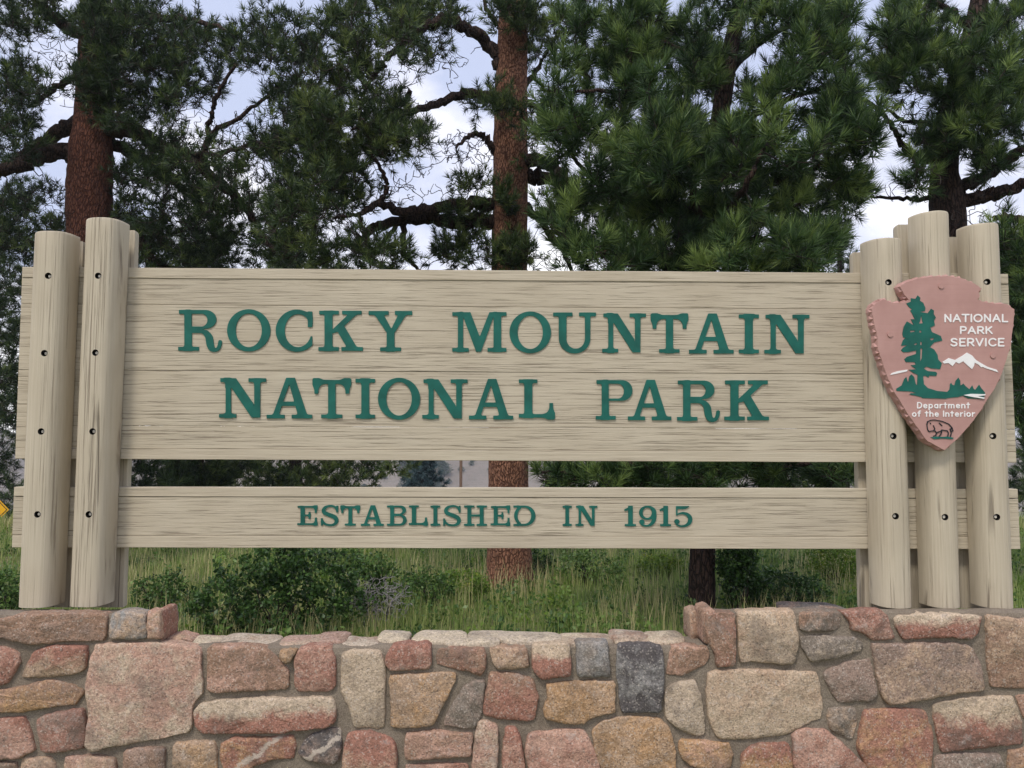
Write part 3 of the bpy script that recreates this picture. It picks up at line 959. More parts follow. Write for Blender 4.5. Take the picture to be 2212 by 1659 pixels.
# rounded lettering of the plaque: strokes on a 10-high cell
SF = {
 'N': (7.5, [[(0.8,0),(0.8,10),(6.7,0),(6.7,10)]]), 'A': (8, [[(0.3,0),(4,10),(7.7,0)],[(1.6,3.4),(6.4,3.4)]]), 'T': (7, [[(0,10),(7,10)],[(3.5,10),(3.5,0)]]),
 'I': (1.6, [[(0.8,0),(0.8,10)]]), 'O': (9, [[(4.5+4.2*math.cos(t), 5+5*math.sin(t)) for t in np.linspace(0, 2*math.pi, 25)]]), 'L': (6, [[(0.8,10),(0.8,0),(6,0)]]),
 'P': (7, [[(0.8,0),(0.8,10),(4.2,10),(6,9.2),(6.6,7.4),(6,5.4),(4.2,4.6),(0.8,4.6)]]), 'R': (7.2, [[(0.8,0),(0.8,10),(4.2,10),(6,9.2),(6.6,7.4),(6,5.4),(4.2,4.6),(0.8,4.6)],[(3.6,4.6),(6.9,0)]]),
 'K': (7.2, [[(0.8,0),(0.8,10)],[(6.5,10),(0.8,4.4)],[(2.8,6),(6.9,0)]]), 'S': (7, [[(6.2,8.6),(4.8,9.8),(3,10),(1.3,9.2),(0.8,7.6),(1.6,6),(3.5,5.2),(5.6,4.3),(6.3,2.6),(5.6,0.8),(3.8,0),(2,0.2),(0.5,1.5)]]),
 'E': (6.2, [[(6,10),(0.8,10),(0.8,0),(6,0)],[(0.8,5.1),(5.2,5.1)]]), 'V': (7.6, [[(0.3,10),(3.8,0),(7.3,10)]]), 'C': (8, [[(4.6+4*math.cos(t), 5+5*math.sin(t)) for t in np.linspace(0.75, 2*math.pi-0.75, 20)]]),
 'D': (7.6, [[(0.8,0),(0.8,10),(3.4,10),(5.8,8.8),(7,6.5),(7,3.5),(5.8,1.2),(3.4,0),(0.8,0)]]),
 'e': (6.4, [[(0.8,3.4),(5.8,3.6),(5.2,5.6),(3.4,6.6),(1.6,5.8),(0.8,3.4),(1.6,1),(3.4,0),(5.4,1)]]), 'p': (6.6, [[(0.8,6.6),(0.8,-3.2)],[(0.8,3.3),(1.6,5.8),(3.4,6.6),(5.2,5.6),(5.9,3.3),(5.2,1),(3.4,0),(1.6,0.8),(0.8,3.3)]]),
 'a': (6.6, [[(5.8,6.6),(5.8,0)],[(5.8,3.3),(5,5.8),(3.3,6.6),(1.5,5.6),(0.8,3.3),(1.5,1),(3.3,0),(5,0.8),(5.8,3.3)]]), 'r': (4.6, [[(0.8,0),(0.8,6.6)],[(0.8,4.2),(1.8,6),(4.2,6.5)]]),
 't': (5, [[(2.4,9.4),(2.4,0)],[(0.2,6.6),(4.8,6.6)]]), 'm': (10, [[(0.8,0),(0.8,6.6)],[(0.8,4.5),(2,6.4),(3.8,6.3),(4.9,4.8),(4.9,0)],[(4.9,4.5),(6.2,6.4),(8,6.3),(9,4.8),(9,0)]]),
 'n': (6.4, [[(0.8,0),(0.8,6.6)],[(0.8,4.5),(2.2,6.4),(4.4,6.3),(5.6,4.6),(5.6,0)]]), 'o': (6.8, [[(3.4+2.7*math.cos(t), 3.3+3.3*math.sin(t)) for t in np.linspace(0, 2*math.pi, 19)]]),
 'f': (4.8, [[(4.6,10),(3.2,10),(2.2,8.8),(2.2,0)],[(0.4,6.2),(4.2,6.2)]]), 'h': (6.4, [[(0.8,0),(0.8,10)],[(0.8,4.5),(2.2,6.4),(4.4,6.3),(5.6,4.6),(5.6,0)]]), 'i': (1.6, [[(0.8,0),(0.8,6.4)],[(0.8,9.2),(0.8,9.3)]]), ' ': (3.2, []),
}
def stroke_text(txt, x0, x1, ytop, ybase, thick, gap=1.9):
    adv = sum(SF[c][0] for c in txt) + gap * (len(txt) - 1)
    sx = (x1 - x0) / adv; sy = (ybase - ytop) / 10.0
    x = 0.0
    for c in txt:
        w, st = SF[c]
        if st:
            lines = [[(x0 + (x + px) * sx, -(ybase - py * sy)) for px, py in s] for s in st]
            allp = np.concatenate([np.array(l) for l in lines])
            lo, hi = allp.min(0) - thick * 1.5, allp.max(0) + thick * 1.5
            def fn(X, Y):
                d = sd_stroke(X, Y, lines[0], thick)
                for l in lines[1:]: d = np.minimum(d, sd_stroke(X, Y, l, thick))
                return d
            lp = loops_of(fn, lo[0], lo[1], hi[0], hi[1], 1.3, 0.25)
            flat_part("letter", [[(a, -b_) for a, b_ in l] for l in lp], MAT_WHITE, 0.0025)
        x += w + gap
stroke_text("NATIONAL", 818, 1303, 466, 520, 5.6)
stroke_text("PARK", 938, 1185, 560, 611, 5.6)
stroke_text("SERVICE", 866, 1276, 651, 706, 5.6)
stroke_text("Department", 608, 1013, 1142, 1184, 3.9)
stroke_text("of the Interior", 570, 1052, 1207, 1248, 3.9)
bis = [[(700,1365),(690,1350),(684,1310),(690,1288),(715,1276),(745,1275),(800,1285),(850,1305),(878,1335),(885,1360),(868,1365),(870,1340)],[(700,1365),(720,1360),(745,1358),(760,1375),(752,1395),(735,1400)],[(760,1372),(790,1362),(800,1352),(795,1380),(780,1400)],[(800,1352),(840,1358),(850,1375),(845,1400)],[(862,1345),(872,1378),(865,1402)],[(735,1320),(745,1345),(735,1360)],[(712,1300),(712,1306)],[(780,1300),(800,1320)]]
def fnb(X, Y):
    d = None
    for l in bis:
        e = sd_stroke(X, Y, [(a, -b_) for a, b_ in l], 3.2)
        d = e if d is None else np.minimum(d, e)
    return d
flat_part("bison_emblem", [[(a, -b_) for a, b_ in l] for l in loops_of(fnb, 670, -1420, 900, -1260, 1.4, 0.3)], MAT_BLACKLINE, 0.004)
flat_part("grass_emblem", [[(712,1408),(760,1402),(800,1406),(840,1402),(888,1412),(880,1423),(800,1418),(740,1424)]], MAT_GREEN, 0.003)

# ------------------------------------------------------------------ field-stone wall
YM, YS = 3.365, 3.345          # mortar face, mean stone face
WOFF = {'A': 0, 'B': 1344, 'C': 2688}
def WP(c, x, y): return ((WOFF[c] + x / 1.6458) / 1.8228, (2350 + y / 1.6458) / 1.8228)
PINK, RED, TAN, GOLD, GREY, MAUVE, BEIGE, BLUE, DARK, BROWN, PALE = (174,143,129), (153,113,100), (172,150,130), (170,139,106), (126,118,110), (144,126,116), (180,164,145), (136,136,136), (90,87,89), (150,124,107), (184,169,151)
STONES = [
 ('A', [(-420,150),(-200,140),(0,148),(100,122),(330,108),(540,108),(690,118),(672,285),(500,290),(330,300),(200,316),(130,300),(0,265),(-200,270),(-420,285)], BROWN, MAUVE, 0, 0),
 ('A', [(722,108),(830,96),(935,108),(948,200),(945,270),(840,278),(710,270),(712,180)], BLUE, TAN, 0, 0),
 ('A', [(955,98),(1030,96),(1036,180),(1035,270),(950,276),(948,180)], PINK, TAN, 0, 0),
 ('A', [(-160,330),(0,333),(55,340),(112,368),(112,440),(42,560),(0,575),(-160,560)], RED, PINK, 0, 0),
 ('A', [(215,350),(300,330),(400,320),(557,322),(545,470),(470,508),(300,520),(128,530),(142,492)], TAN, RED, -0.35, 0),
 ('A', [(-180,640),(0,606),(150,588),(240,555),(335,545),(450,572),(535,620),(480,700),(300,718),(150,747),(0,752),(-180,745)], BROWN, GOLD, 0.1, 0),
 ('A', [(622,312),(800,302),(950,302),(1130,308),(1292,340),(1296,480),(1302,640),(1240,700),(1226,880),(1000,928),(860,950),(722,972),(600,1006),(556,975),(560,880),(575,790),(575,690),(550,600),(572,480),(590,380)], PINK, PALE, 0.05, 0),
 ('A', [(1340,332),(1460,326),(1600,328),(1720,340),(1800,410),(1866,492),(1858,600),(1700,612),(1500,612),(1380,632),(1335,602),(1338,460)], BROWN, PINK, 0.1, 0),
 ('A', [(1820,345),(1925,343),(1880,420),(1840,432),(1808,390)], GOLD, TAN, 0, 0),
 ('A', [(1932,345),(2010,320),(2132,328),(2167,400),(2167,590),(2130,615),(1930,616),(1905,590),(1908,390)], RED, PINK, 0, 0),
 ('A', [(1288,700),(1400,675),(1560,664),(1700,655),(1860,662),(2080,650),(2152,662),(2168,740),(2165,822),(2100,850),(1960,868),(1800,882),(1560,886),(1310,892),(1260,842),(1250,740)], RED, PALE, -0.55, 0),
 ('A', [(228,800),(330,760),(440,742),(540,728),(548,850),(545,982),(420,1002),(320,1016),(262,992)], RED, MAUVE, 0, 0),
 ('A', [(-200,800),(0,797),(150,783),(190,880),(217,1000),(130,1046),(0,1056),(-200,1050)], PINK, RED, -0.2, 0),
 ('A', [(128,1060),(220,1048),(320,1045),(352,1130),(342,1205),(120,1205)], TAN, PINK, 0, 0),
 ('A', [(414,1040),(540,1036),(640,1036),(738,1056),(742,1205),(408,1205)], PINK, TAN, 0, 0),
 ('A', [(802,1000),(920,984),(1062,988),(1052,1205),(788,1205)], BROWN, MAUVE, 0, 0),
 ('A', [(1120,955),(1250,944),(1392,944),(1402,1205),(1104,1205)], TAN, GOLD, 0.1, 0),
 ('A', [(1428,960),(1500,920),(1700,920),(1892,904),(1912,970),(1892,1060),(1750,1062),(1640,1105),(1560,1190),(1480,1195),(1440,1130),(1414,1030)], RED, GOLD, 0, 0.9),
 ('A', [(2010,905),(2120,866),(2202,860),(2208,960),(2192,1060),(2132,1096),(2000,1072),(1928,1022),(1958,962)], DARK, MAUVE, 0.1, 1.0),
 ('A', [(-200,1085),(0,1075),(100,1082),(100,1205),(-200,1205)], GREY, BROWN, 0, 0),
 ('B', [(0,372),(60,350),(250,355),(282,440),(280,660),(276,858),(80,856),(38,700),(-5,620),(-8,480)], PALE, BEIGE, 0, 0),
 ('B', [(330,322),(480,313),(577,315),(583,440),(560,466),(440,476),(310,482),(285,432),(292,385)], RED, PINK, 0.2, 0),
 ('B', [(640,342),(760,335),(930,340),(937,470),(900,522),(820,482),(730,472),(620,440),(613,390)], BROWN, RED, 0, 0),
 ('B', [(957,337),(1205,335),(1214,460),(1012,472),(980,425)], BROWN, TAN, 0, 0),
 ('B', [(1240,322),(1360,314),(1480,310),(1492,512),(1400,525),(1300,536),(1240,482)], RED, BEIGE, -0.45, 0),
 ('B', [(1525,297),(1727,295),(1732,400),(1742,522),(1640,520),(1530,520),(1528,400)], BLUE, GREY, 0, 0),
 ('B', [(1800,322),(1940,318),(2082,325),(2092,430),(2094,560),(2066,757),(1940,752),(1820,757),(1800,640),(1802,560),(1785,500),(1790,400)], DARK, BLUE, 0, 0),
 ('B', [(2145,337),(2260,326),(2372,330),(2392,370),(2372,440),(2282,480),(2212,516),(2118,510),(2130,420)], BROWN, PINK, 0, 0),
 ('B', [(308,512),(450,503),(600,500),(742,495),(740,550),(690,650),(640,740),(592,832),(510,847),(320,850),(322,700)], TAN, GOLD, 0, 0),
 ('B', [(860,545),(932,550),(920,680),(905,770),(872,856),(760,852),(660,836),(680,770),(735,680),(790,590)], GREY, MAUVE, 0, 0),
 ('B', [(960,500),(1060,492),(1132,502),(1242,540),(1277,650),(1252,812),(1120,802),(1010,790),(918,770),(920,690),(946,580)], RED, BROWN, -0.2, 0),
 ('B', [(1328,570),(1400,558),(1500,555),(1640,548),(1772,555),(1778,750),(1700,770),(1620,792),(1560,832),(1450,822),(1318,790),(1308,740),(1340,660)], GOLD, TAN, 0, 0),
 ('B', [(2130,585),(2200,555),(2290,545),(2322,610),(2340,700),(2352,780),(2366,900),(2312,907),(2212,872),(2112,802),(2098,640)], PALE, GREY, 0, 0),
 ('B', [(38,892),(120,880),(202,880),(332,930),(357,1000),(352,1205),(0,1205),(8,1000)], RED, TAN, 0.3, 0),
 ('B', [(420,890),(600,868),(730,885),(852,895),(837,1042),(700,1042),(560,1052),(414,1062),(408,980)], PINK, BROWN, 0, 0),
 ('B', [(880,817),(920,806),(962,810),(1017,850),(1012,1000),(1005,1205),(838,1205),(858,1000)], PINK, PALE, 0, 0),
 ('B', [(1058,852),(1132,850),(1160,920),(1192,1109),(1197,1205),(1043,1205),(1045,1000)], RED, PINK, 0.1, 0),
 ('B', [(1208,892),(1380,876),(1562,865),(1602,920),(1640,1000),(1672,1080),(1692,1205),(1230,1205),(1193,1000)], PINK, RED, 0.1, 0),
 ('B', [(1688,812),(1800,790),(1900,784),(2062,790),(2132,860),(2165,980),(2172,1109),(2150,1205),(1720,1205),(1680,1090),(1648,1000),(1628,880)], GOLD, TAN, 0, 0),
 ('B', [(418,1097),(620,1090),(822,1092),(822,1205),(418,1205)], PINK, RED, 0, 0),
 ('C', [(168,122),(250,108),(342,110),(345,280),(347,450),(225,462),(210,370),(172,290),(153,200)], BROWN, RED, 0, 0),
 ('C', [(360,102),(540,96),(722,95),(742,200),(757,330),(720,442),(600,432),(440,420),(385,432),(372,340),(366,220)], BEIGE, TAN, 0, 0),
 ('C', [(770,107),(900,104),(1030,110),(1032,190),(990,226),(768,226)], GREY, BROWN, 0, 0),
 ('C', [(1040,102),(1170,92),(1300,90),(1332,130),(1382,270),(1320,282),(1250,287),(1180,242),(1100,222),(1088,160)], RED, PINK, 0.1, 0),
 ('C', [(1388,132),(1540,116),(1700,110),(1942,125),(1922,230),(1880,277),(1740,266),(1600,272),(1440,282),(1388,190)], RED, PALE, -0.35, 0),
 ('C', [(1980,122),(2212,150),(2500,160),(2500,590),(2300,600),(2010,590),(1988,450),(1984,280)], BROWN, TAN, -0.2, 0),
 ('C', [(772,262),(900,255),(1130,270),(1172,310),(1160,352),(1000,402),(850,427),(820,400),(778,330)], GREY, PALE, 0.1, 0),
 ('C', [(168,502),(230,482),(300,475),(500,480),(640,484),(762,490),(872,490),(892,570),(917,700),(902,790),(760,852),(680,902),(520,912),(320,937),(240,922),(190,850),(166,760),(158,640)], BEIGE, TAN, -0.1, 0),
 ('C', [(940,482),(1090,430),(1222,410),(1252,520),(1272,640),(1230,687),(1120,684),(1030,692),(968,620),(918,520)], MAUVE, GREY, 0, 0),
 ('C', [(1233,312),(1400,308),(1580,306),(1762,300),(1882,330),(1932,420),(1950,510),(1967,612),(1830,626),(1700,642),(1560,672),(1450,686),(1350,707),(1298,650),(1270,520),(1250,410)], MAUVE, TAN, 0.1, 0),
 ('C', [(958,732),(1090,718),(1132,740),(1138,830),(1110,932),(1060,920),(968,870),(948,780)], GREY, TAN, 0, 0),
 ('C', [(1188,740),(1390,733),(1572,740),(1612,850),(1622,960),(1612,1109),(1602,1205),(1260,1205),(1190,1090),(1138,980),(1168,820)], RED, GOLD, 0.05, 0),
 ('C', [(1638,702),(1780,676),(1900,660),(2147,648),(2180,730),(2204,800),(2214,955),(2060,970),(1900,987),(1690,1017),(1658,900),(1638,780)], RED, BEIGE, -0.5, 0),
 ('C', [(2178,645),(2500,640),(2500,850),(2225,802)], PINK, BROWN, 0, 0),
 ('C', [(-22,955),(0,932),(150,940),(312,960),(327,1030),(310,1112),(100,1114),(0,1062)], GOLD, PINK, 0, 0),
 ('C', [(388,1030),(430,990),(480,960),(692,955),(717,1050),(712,1205),(388,1205)], GOLD, RED, -0.2, 0),
 ('C', [(718,905),(760,870),(832,860),(932,870),(1022,940),(1120,1030),(1202,1109),(1262,1205),(730,1205)], PINK, RED, 0, 0),
 ('C', [(1650,1042),(1800,1020),(2062,1025),(2092,1109),(2100,1205),(1638,1205)], MAUVE, GREY, 0, 0),
 ('C', [(2120,1002),(2260,990),(2500,1000),(2500,1205),(2128,1205)], BROWN, GOLD, 0, 0),
 ('C', [(10,1120),(150,1135),(330,1140),(330,1205),(0,1205)], MAUVE, PINK, 0, 0),
]
wall = empty("stone_wall", (0, YM + 0.2, 0))
tag(wall, "low field stone wall of pink, tan and grey stones carrying the entrance sign", "wall")
def chaikin(p, w=0.25):
    q = np.roll(p, -1, axis=0)
    return np.stack([p * (1 - w) + q * w, p * w + q * (1 - w)], 1).reshape(-1, 2)
def resample(p, n):
    c = np.vstack([p, p[:1]])
    s = np.concatenate([[0], np.cumsum(np.hypot(*np.diff(c, axis=0).T))])
    t = np.linspace(0, s[-1], n, endpoint=False)
    return np.stack([np.interp(t, s, c[:, 0]), np.interp(t, s, c[:, 1])], 1)
def make_stone(name, poly, yface, c1, c2, grad, vein, sd, protr=0.038, n=None, deep=0.0, flat=False):
    """poly: (x, z) outline in the wall plane (world); domed, chipped face towards -Y"""
    p = np.asarray(poly, float)
    if area(p) < 0: p = p[::-1]
    per = np.hypot(*(p - np.roll(p, 1, 0)).T).sum()
    if n is None: n = int(np.clip(per / 0.016, 24, 72))
    p = resample(chaikin(p, 0.07), n)
    c = p.mean(0)
    p = p + nrm(p - c) * 0.0035
    d = nrm(np.roll(p, -1, 0) - np.roll(p, 1, 0)); nn = np.stack([d[:, 1], -d[:, 0]], 1)
    for i in range(n):
        v = Vector((p[i, 0] * 28, p[i, 1] * 28, sd * 3.7))
        p[i] += nn[i] * (0.0045 * mnoise.noise(v) + 0.004 * mnoise.noise(v * 2.7))
    rad = per / 6.3
    rnd = random.Random(int(sd * 977))
    tk = min(1.0, 0.07 / rad)
    tx, tz = rnd.uniform(-0.05, 0.05) * tk, rnd.uniform(-0.04, 0.07) * tk
    fs = 0.0085 / rad
    planes = [(rnd.gauss(0, fs), rnd.gauss(0, fs), rnd.uniform(-0.003, 0.003)) for _ in range(6)]
    e = min(0.0075, rad * 0.09)
    prof = [(0.0, -0.045 - deep), (0.0, 0.50), (e * 0.25, 0.86), (e * 0.8, 1.0), (e * 2.6, 1.04)]
    rings = []
    for off, h in prof:
        rings.append((p - nrm(p - c) * off, np.full(n, h)))
    base = p - nrm(p - c) * (e * 2.6)
    cb = base.mean(0)
    for s_, h in ((0.80, 1.05), (0.58, 1.07), (0.36, 1.08), (0.16, 1.08)):
        rings.append((cb + (base - cb) * s_, np.full(n, h)))
    V = []
    for k, (q_, h) in enumerate(rings):
        for i in range(n):
            x, z = q_[i]
            hh = h[i]
            if k == 0: y = max(YM, yface) + 0.045 + deep
            else:
                y = yface + protr * (1 - hh)
                dx, dz = x - c[0], z - c[1]
                f = min(1.0, k / 3.0)
                v = Vector((x * 9, z * 9, sd * 5.1))
                ridge = abs(mnoise.noise(v * 0.8)) * 0.010 - 0.003
                fac = max(pa * dx + pb * dz + pc for pa, pb, pc in planes) - 0.006
                y += f * (tx * dx + tz * dz + fac + ridge * 0.6 + 0.006 * mnoise.noise(v * 2.3) + 0.0028 * mnoise.noise(v * 6))
            if 0 < k: y = min(y, yface + 0.010 + 0.004 * mnoise.noise(Vector((x * 22, z * 22, sd)))) if k > 1 else min(y, yface + 0.02)
            V.append((x - c[0], y - yface, z - c[1]))
    y = np.mean([v[1] for v in V[-n:]])
    V.append((cb[0] - c[0], y, cb[1] - c[1]))
    Fc = []
    for k in range(len(rings) - 1):
        for i in range(n):
            j = (i + 1) % n
            Fc.append((k * n + i, k * n + j, k * n + n + j, k * n + n + i))
    kk = (len(rings) - 1) * n
    for i in range(n): Fc.append((kk + i, kk + (i + 1) % n, len(V) - 1))
    o = mk(name, V, Fc, MAT_STONE, None, smooth=True, loc=(c[0], yface, c[1]))
    def colr(cc):
        j = rnd.uniform(0.92, 1.06)
        return [min(1.0, x * w_ * j) for x, w_ in zip(lin(cc), (0.98, 0.925, 0.865))]
    o["base_col"] = colr(c1); o["alt_col"] = colr(c2)
    o["par"] = [float(grad), float(vein), float(max(0.02, (p[:, 1].max() - p[:, 1].min()) / 2))]
    parent_keep(o, wall)
    return o
sd = 1.0
for (c, pts, c1, c2, gr, ve) in STONES:
    w = [P2W(*WP(c, *q_), YS) for q_ in pts]
    make_stone("stone", [(a[0], a[2]) for a in w], YS + random.uniform(-0.006, 0.006), c1, c2, gr, ve, sd)
    sd += 1.0
# corner stones on the inner ends of the two raised piers
for pts, c1, c2, yy, dp in (([(330,1324),(346,1320),(351,1322),(352,1350),(351,1386),(340,1388),(330,1386)], RED, BROWN, 3.372, 0.10),
                            ([(352,1319),(362,1316),(367,1318),(368,1345),(366,1374),(352,1376)], GREY, BROWN, 3.49, 0.04),
                            ([(350,1380),(380,1374),(408,1380),(416,1390),(352,1394)], PINK, TAN, 3.42, 0.05),
                            ([(1522,1324),(1530,1320),(1545,1320),(1545,1384),(1530,1392),(1521,1388)], BROWN, PINK, 3.372, 0.12),
                            ([(1492,1326),(1502,1321),(1515,1321),(1515,1384),(1500,1388),(1491,1382)], BROWN, TAN, 3.50, 0.08)):
    w = [P2W(*q_, yy) for q_ in pts]
    make_stone("stone", [(a[0], a[2]) for a in w], yy, c1, c2, 0, 0, sd, 0.03, deep=dp); sd += 1
# rows of stones that go on beyond and below the picture
XL, XR = -3.6, 3.7
xl_in, xr_in = P2W(-30, 1500, YS)[0], P2W(2245, 1500, YS)[0]
ztop = WALLTOP_L
cols = [PINK, BROWN, TAN, RED, GREY, MAUVE, BEIGE, GOLD]
def brick_run(x0, x1, z0, z1):
    global sd
    x = x0
    while x < x1 - 0.05:
        w = random.uniform(0.14, 0.34)
        if x + w > x1 - 0.12: w = x1 - x
        g = 0.012
        a, b_, c, d = x + g, x + w - g, z0 + g, z1 - g
        j = lambda: random.uniform(-0.014, 0.014)
        pts = [(a + j(), c + j()), ((a + b_) / 2, c + j()), (b_ + j(), c + j()), (b_ + j(), (c + d) / 2), (b_ + j(), d + j()), ((a + b_) / 2, d + j()), (a + j(), d + j()), (a + j(), (c + d) / 2)]
        make_stone("stone", pts, YS + random.uniform(-0.006, 0.006), random.choice(cols), random.choice(cols), 0, 0, sd, n=28); sd += 1
        x += w
zs_ = [-0.02, 0.17, 0.33, 0.52, 0.66, ztop + 0.01]
xa, xb = P2W(-262, 1500, YS)[0], P2W(2350, 1500, YS)[0]
zbelow = P2W(1106, 1693, YS)[2]
for a, b_ in zip(zs_[:-1], zs_[1:]):
    brick_run(XL, xa, a, b_); brick_run(xb, XR, a, b_)
brick_run(xa, xb, -0.03, zbelow - 0.004)
for (x0, x1, za, zb_) in ((xa, P2W(-112, 1500, YS)[0], 0.30, 0.63),):
    brick_run(x0, x1, za, 0.46); brick_run(x0, x1, 0.46, zb_)

# mortar body: raised pier - low middle - raised pier
zl = P2W(200, 1326, YM)[2]; zr = P2W(1900, 1322, YM)[2]; zm = P2W(1000, 1397, YM)[2]
xL1, xR0 = P2W(344, 1350, YM)[0], P2W(1530, 1350, YM)[0]
def mortar_block(x0, x1, z1, y1, nxs, name="mortar", YM=YM, slope=0.0):
    V, Fc = [], []
    xs_ = np.linspace(x0, x1, nxs); ysx = np.linspace(YM, y1, 9)
    # front strip (4 rows) then the top
    prof = [(YM, -0.15), (YM, z1 * 0.5), (YM, z1 - 0.03), (YM + 0.006, z1 - 0.006)] + [(y, z1) for y in ysx[1:-1]] + [(y1, z1 - 0.02), (y1, -0.15)]
    prof = [(y, z - (slope * max(0.0, y - 3.425) if z > z1 - 0.05 else 0)) for (y, z) in prof]
    z0_ = {y: z for (y, z) in prof}
    for i, x in enumerate(xs_):
        for (y, z) in prof:
            v = Vector((x * 6, y * 6, z * 6)); d = mnoise.noise(v) * 0.5 + mnoise.noise(v * 3.1) * 0.3
            V.append((x, y + (0.004 * d if y < YM + 0.01 else 0), z + (0.014 * d if z > z1 - 0.2 and YM + 0.01 < y < y1 - 0.01 else 0)))
    m = len(prof)
    for i in range(nxs - 1):
        for k in range(m - 1):
            Fc.append((i * m + k, (i + 1) * m + k, (i + 1) * m + k + 1, i * m + k + 1))
    Fc.append(tuple(range(m))); Fc.append(tuple((nxs - 1) * m + k for k in range(m - 1, -1, -1)))
    o = mk(name, V, Fc, MAT_MORTAR, None)
    parent_keep(o, wall)
    return o
mortar_block(XL, xL1, zl, 3.56, 60, slope=0.22)
mortar_block(XL + 0.01, xL1 - 0.25, zl, 3.765, 40, YM=3.561, slope=0.22)
mortar_block(xL1 + 0.001, xR0 - 0.001, zm, 3.545, 90)
mortar_block(xR0, XR, zr, 3.64, 60, slope=0.23)
mortar_block(xR0 + 0.75, XR - 0.01, zr, 3.765, 40, YM=3.641, slope=0.23)

# flat cap stones along the low middle of the wall
def cap_stone(x0p, x1p, ytop_p, thick, y0, y1, c1, c2, sdx):
    xa_, xb_ = P2W(x0p, ytop_p, y0)[0], P2W(x1p, ytop_p, y0)[0]
    z1 = P2W((x0p + x1p) / 2, ytop_p, y0 + 0.02)[2]
    n = 30; rnd = random.Random(sdx)
    cx, cy = (xa_ + xb_) / 2, (y0 + y1) / 2
    out = []
    for i in range(n):
        a = 2 * math.pi * i / n
        sx = math.copysign(abs(math.cos(a)) ** 0.45, math.cos(a)); sy = math.copysign(abs(math.sin(a)) ** 0.5, math.sin(a))
        k = 1 + 0.10 * mnoise.noise(Vector((math.cos(a) * 1.6, math.sin(a) * 1.6, sdx * 2.3)))
        out.append((sx * (xb_ - xa_) / 2 * k, sy * (y1 - y0) / 2 * k))
    V, Fc = [], []
    for (s_, z) in ((0.96, -0.02 - thick), (1.0, -thick * 0.35), (0.985, -thick * 0.12), (0.93, 0.0), (0.6, 0.003), (0.25, 0.004)):
        for (x, y) in out:
            v = Vector((x * 7 + sdx, y * 7, sdx))
            V.append((x * s_, y * s_ + (0.006 * mnoise.noise(v * 2.2) if s_ > 0.9 else 0), z + 0.010 * mnoise.noise(v) + 0.004 * mnoise.noise(v * 3)))
    for k in range(5):
        for i in range(n):
            j = (i + 1) % n
            Fc.append((k * n + i, k * n + j, k * n + n + j, k * n + n + i))
    Fc.append(tuple(5 * n + i for i in range(n)))
    o = mk("cap_stone", V, Fc, MAT_STONE, None, smooth=True, loc=(cx, cy, z1))
    o["base_col"] = [x * 0.92 for x in lin(c1)]; o["alt_col"] = [x * 0.92 for x in lin(c2)]; o["par"] = [0.0, 0.0, 0.05]
    parent_keep(o, wall)
CAPT = (196, 180, 156)
for i, (a, b_, y, th, y0, y1, c1, c2) in enumerate([
    (392, 470, 1389, 0.030, 3.40, 3.56, CAPT, PINK), (462, 600, 1388, 0.026, 3.42, 3.57, PALE, TAN), (594, 700, 1385, 0.028, 3.40, 3.55, TAN, PINK), (676, 748, 1383, 0.030, 3.41, 3.57, BROWN, PINK),
    (736, 818, 1388, 0.022, 3.385, 3.52, PALE, BROWN), (812, 882, 1379, 0.042, 3.42, 3.58, CAPT, PALE), (888, 1010, 1381, 0.032, 3.40, 3.57, CAPT, PALE), (960, 1080, 1386, 0.022, 3.375, 3.46, PALE, CAPT),
    (1004, 1120, 1378, 0.026, 3.45, 3.60, CAPT, BEIGE), (1076, 1214, 1381, 0.032, 3.40, 3.56, PALE, CAPT), (1196, 1330, 1383, 0.026, 3.40, 3.54, CAPT, BROWN), (1220, 1300, 1388, 0.020, 3.378, 3.46, TAN, BEIGE),
    (1318, 1405, 1374, 0.034, 3.43, 3.58, PALE, BROWN), (1330, 1440, 1388, 0.022, 3.39, 3.50, TAN, CAPT), (1398, 1486, 1381, 0.030, 3.40, 3.56, CAPT, TAN), (1700, 1840, 1317, 0.03, 3.66, 3.86, GREY, BROWN)]):
    cap_stone(a, b_, y, th, y0, y1, c1, c2, i + 1.5)


# ------------------------------------------------------------------ plants: skeletons, twigs, needles, leaves
class Skel:
    """growing set of nodes; every new twig starts at the nearest node"""
    def __init__(self):
        self.P = np.zeros((60000, 3)); self.Rd = np.zeros(60000); self.n = 0
        self.tubes = []
    def add(self, pts, rads):
        m = len(pts)
        self.P[self.n:self.n + m] = pts; self.Rd[self.n:self.n + m] = rads
        self.n += m
    def grow(self, target, g, gnarl=0.12, sag=0.08, rmin=0.0025, rk=0.010, rmax=0.02, step=0.09):
        d = np.linalg.norm(self.P[:self.n] - target, axis=1)
        k = int(d.argmin())
        a, ln = self.P[k].copy(), d[k]
        if ln < 0.02: return a, nrm(target - a + 1e-4), ln
        m = int(np.clip(ln / step, 3, 14))
        t = np.linspace(0, 1, m + 1)[:, None]
        dirv = (target - a) / ln
        side = nrm(np.cross(dirv, g.normal(size=3)))
        pts = a + (target - a) * t + side * (np.sin(t * math.pi) * ln * g.uniform(-gnarl, gnarl) * 2) + np.array([0, 0, -1.0]) * (np.sin(t * math.pi) * sag * ln)
        pts[1:-1] += g.normal(size=(m - 1, 3)) * min(0.02, ln * 0.05) * (gnarl / 0.12)
        if gnarl > 0.2: pts = np.array(crs(pts, 3)); m = len(pts) - 1
        r0 = min(self.Rd[k] * 0.7, rmin + rk * ln, rmax); r0 = max(r0, rmin)
        rr_ = np.linspace(r0, rmin, m + 1)
        self.tubes.append((pts, rr_))
        self.add(pts[1:], rr_[1:])
        return pts[-2], nrm(pts[-1] - pts[-2]), ln

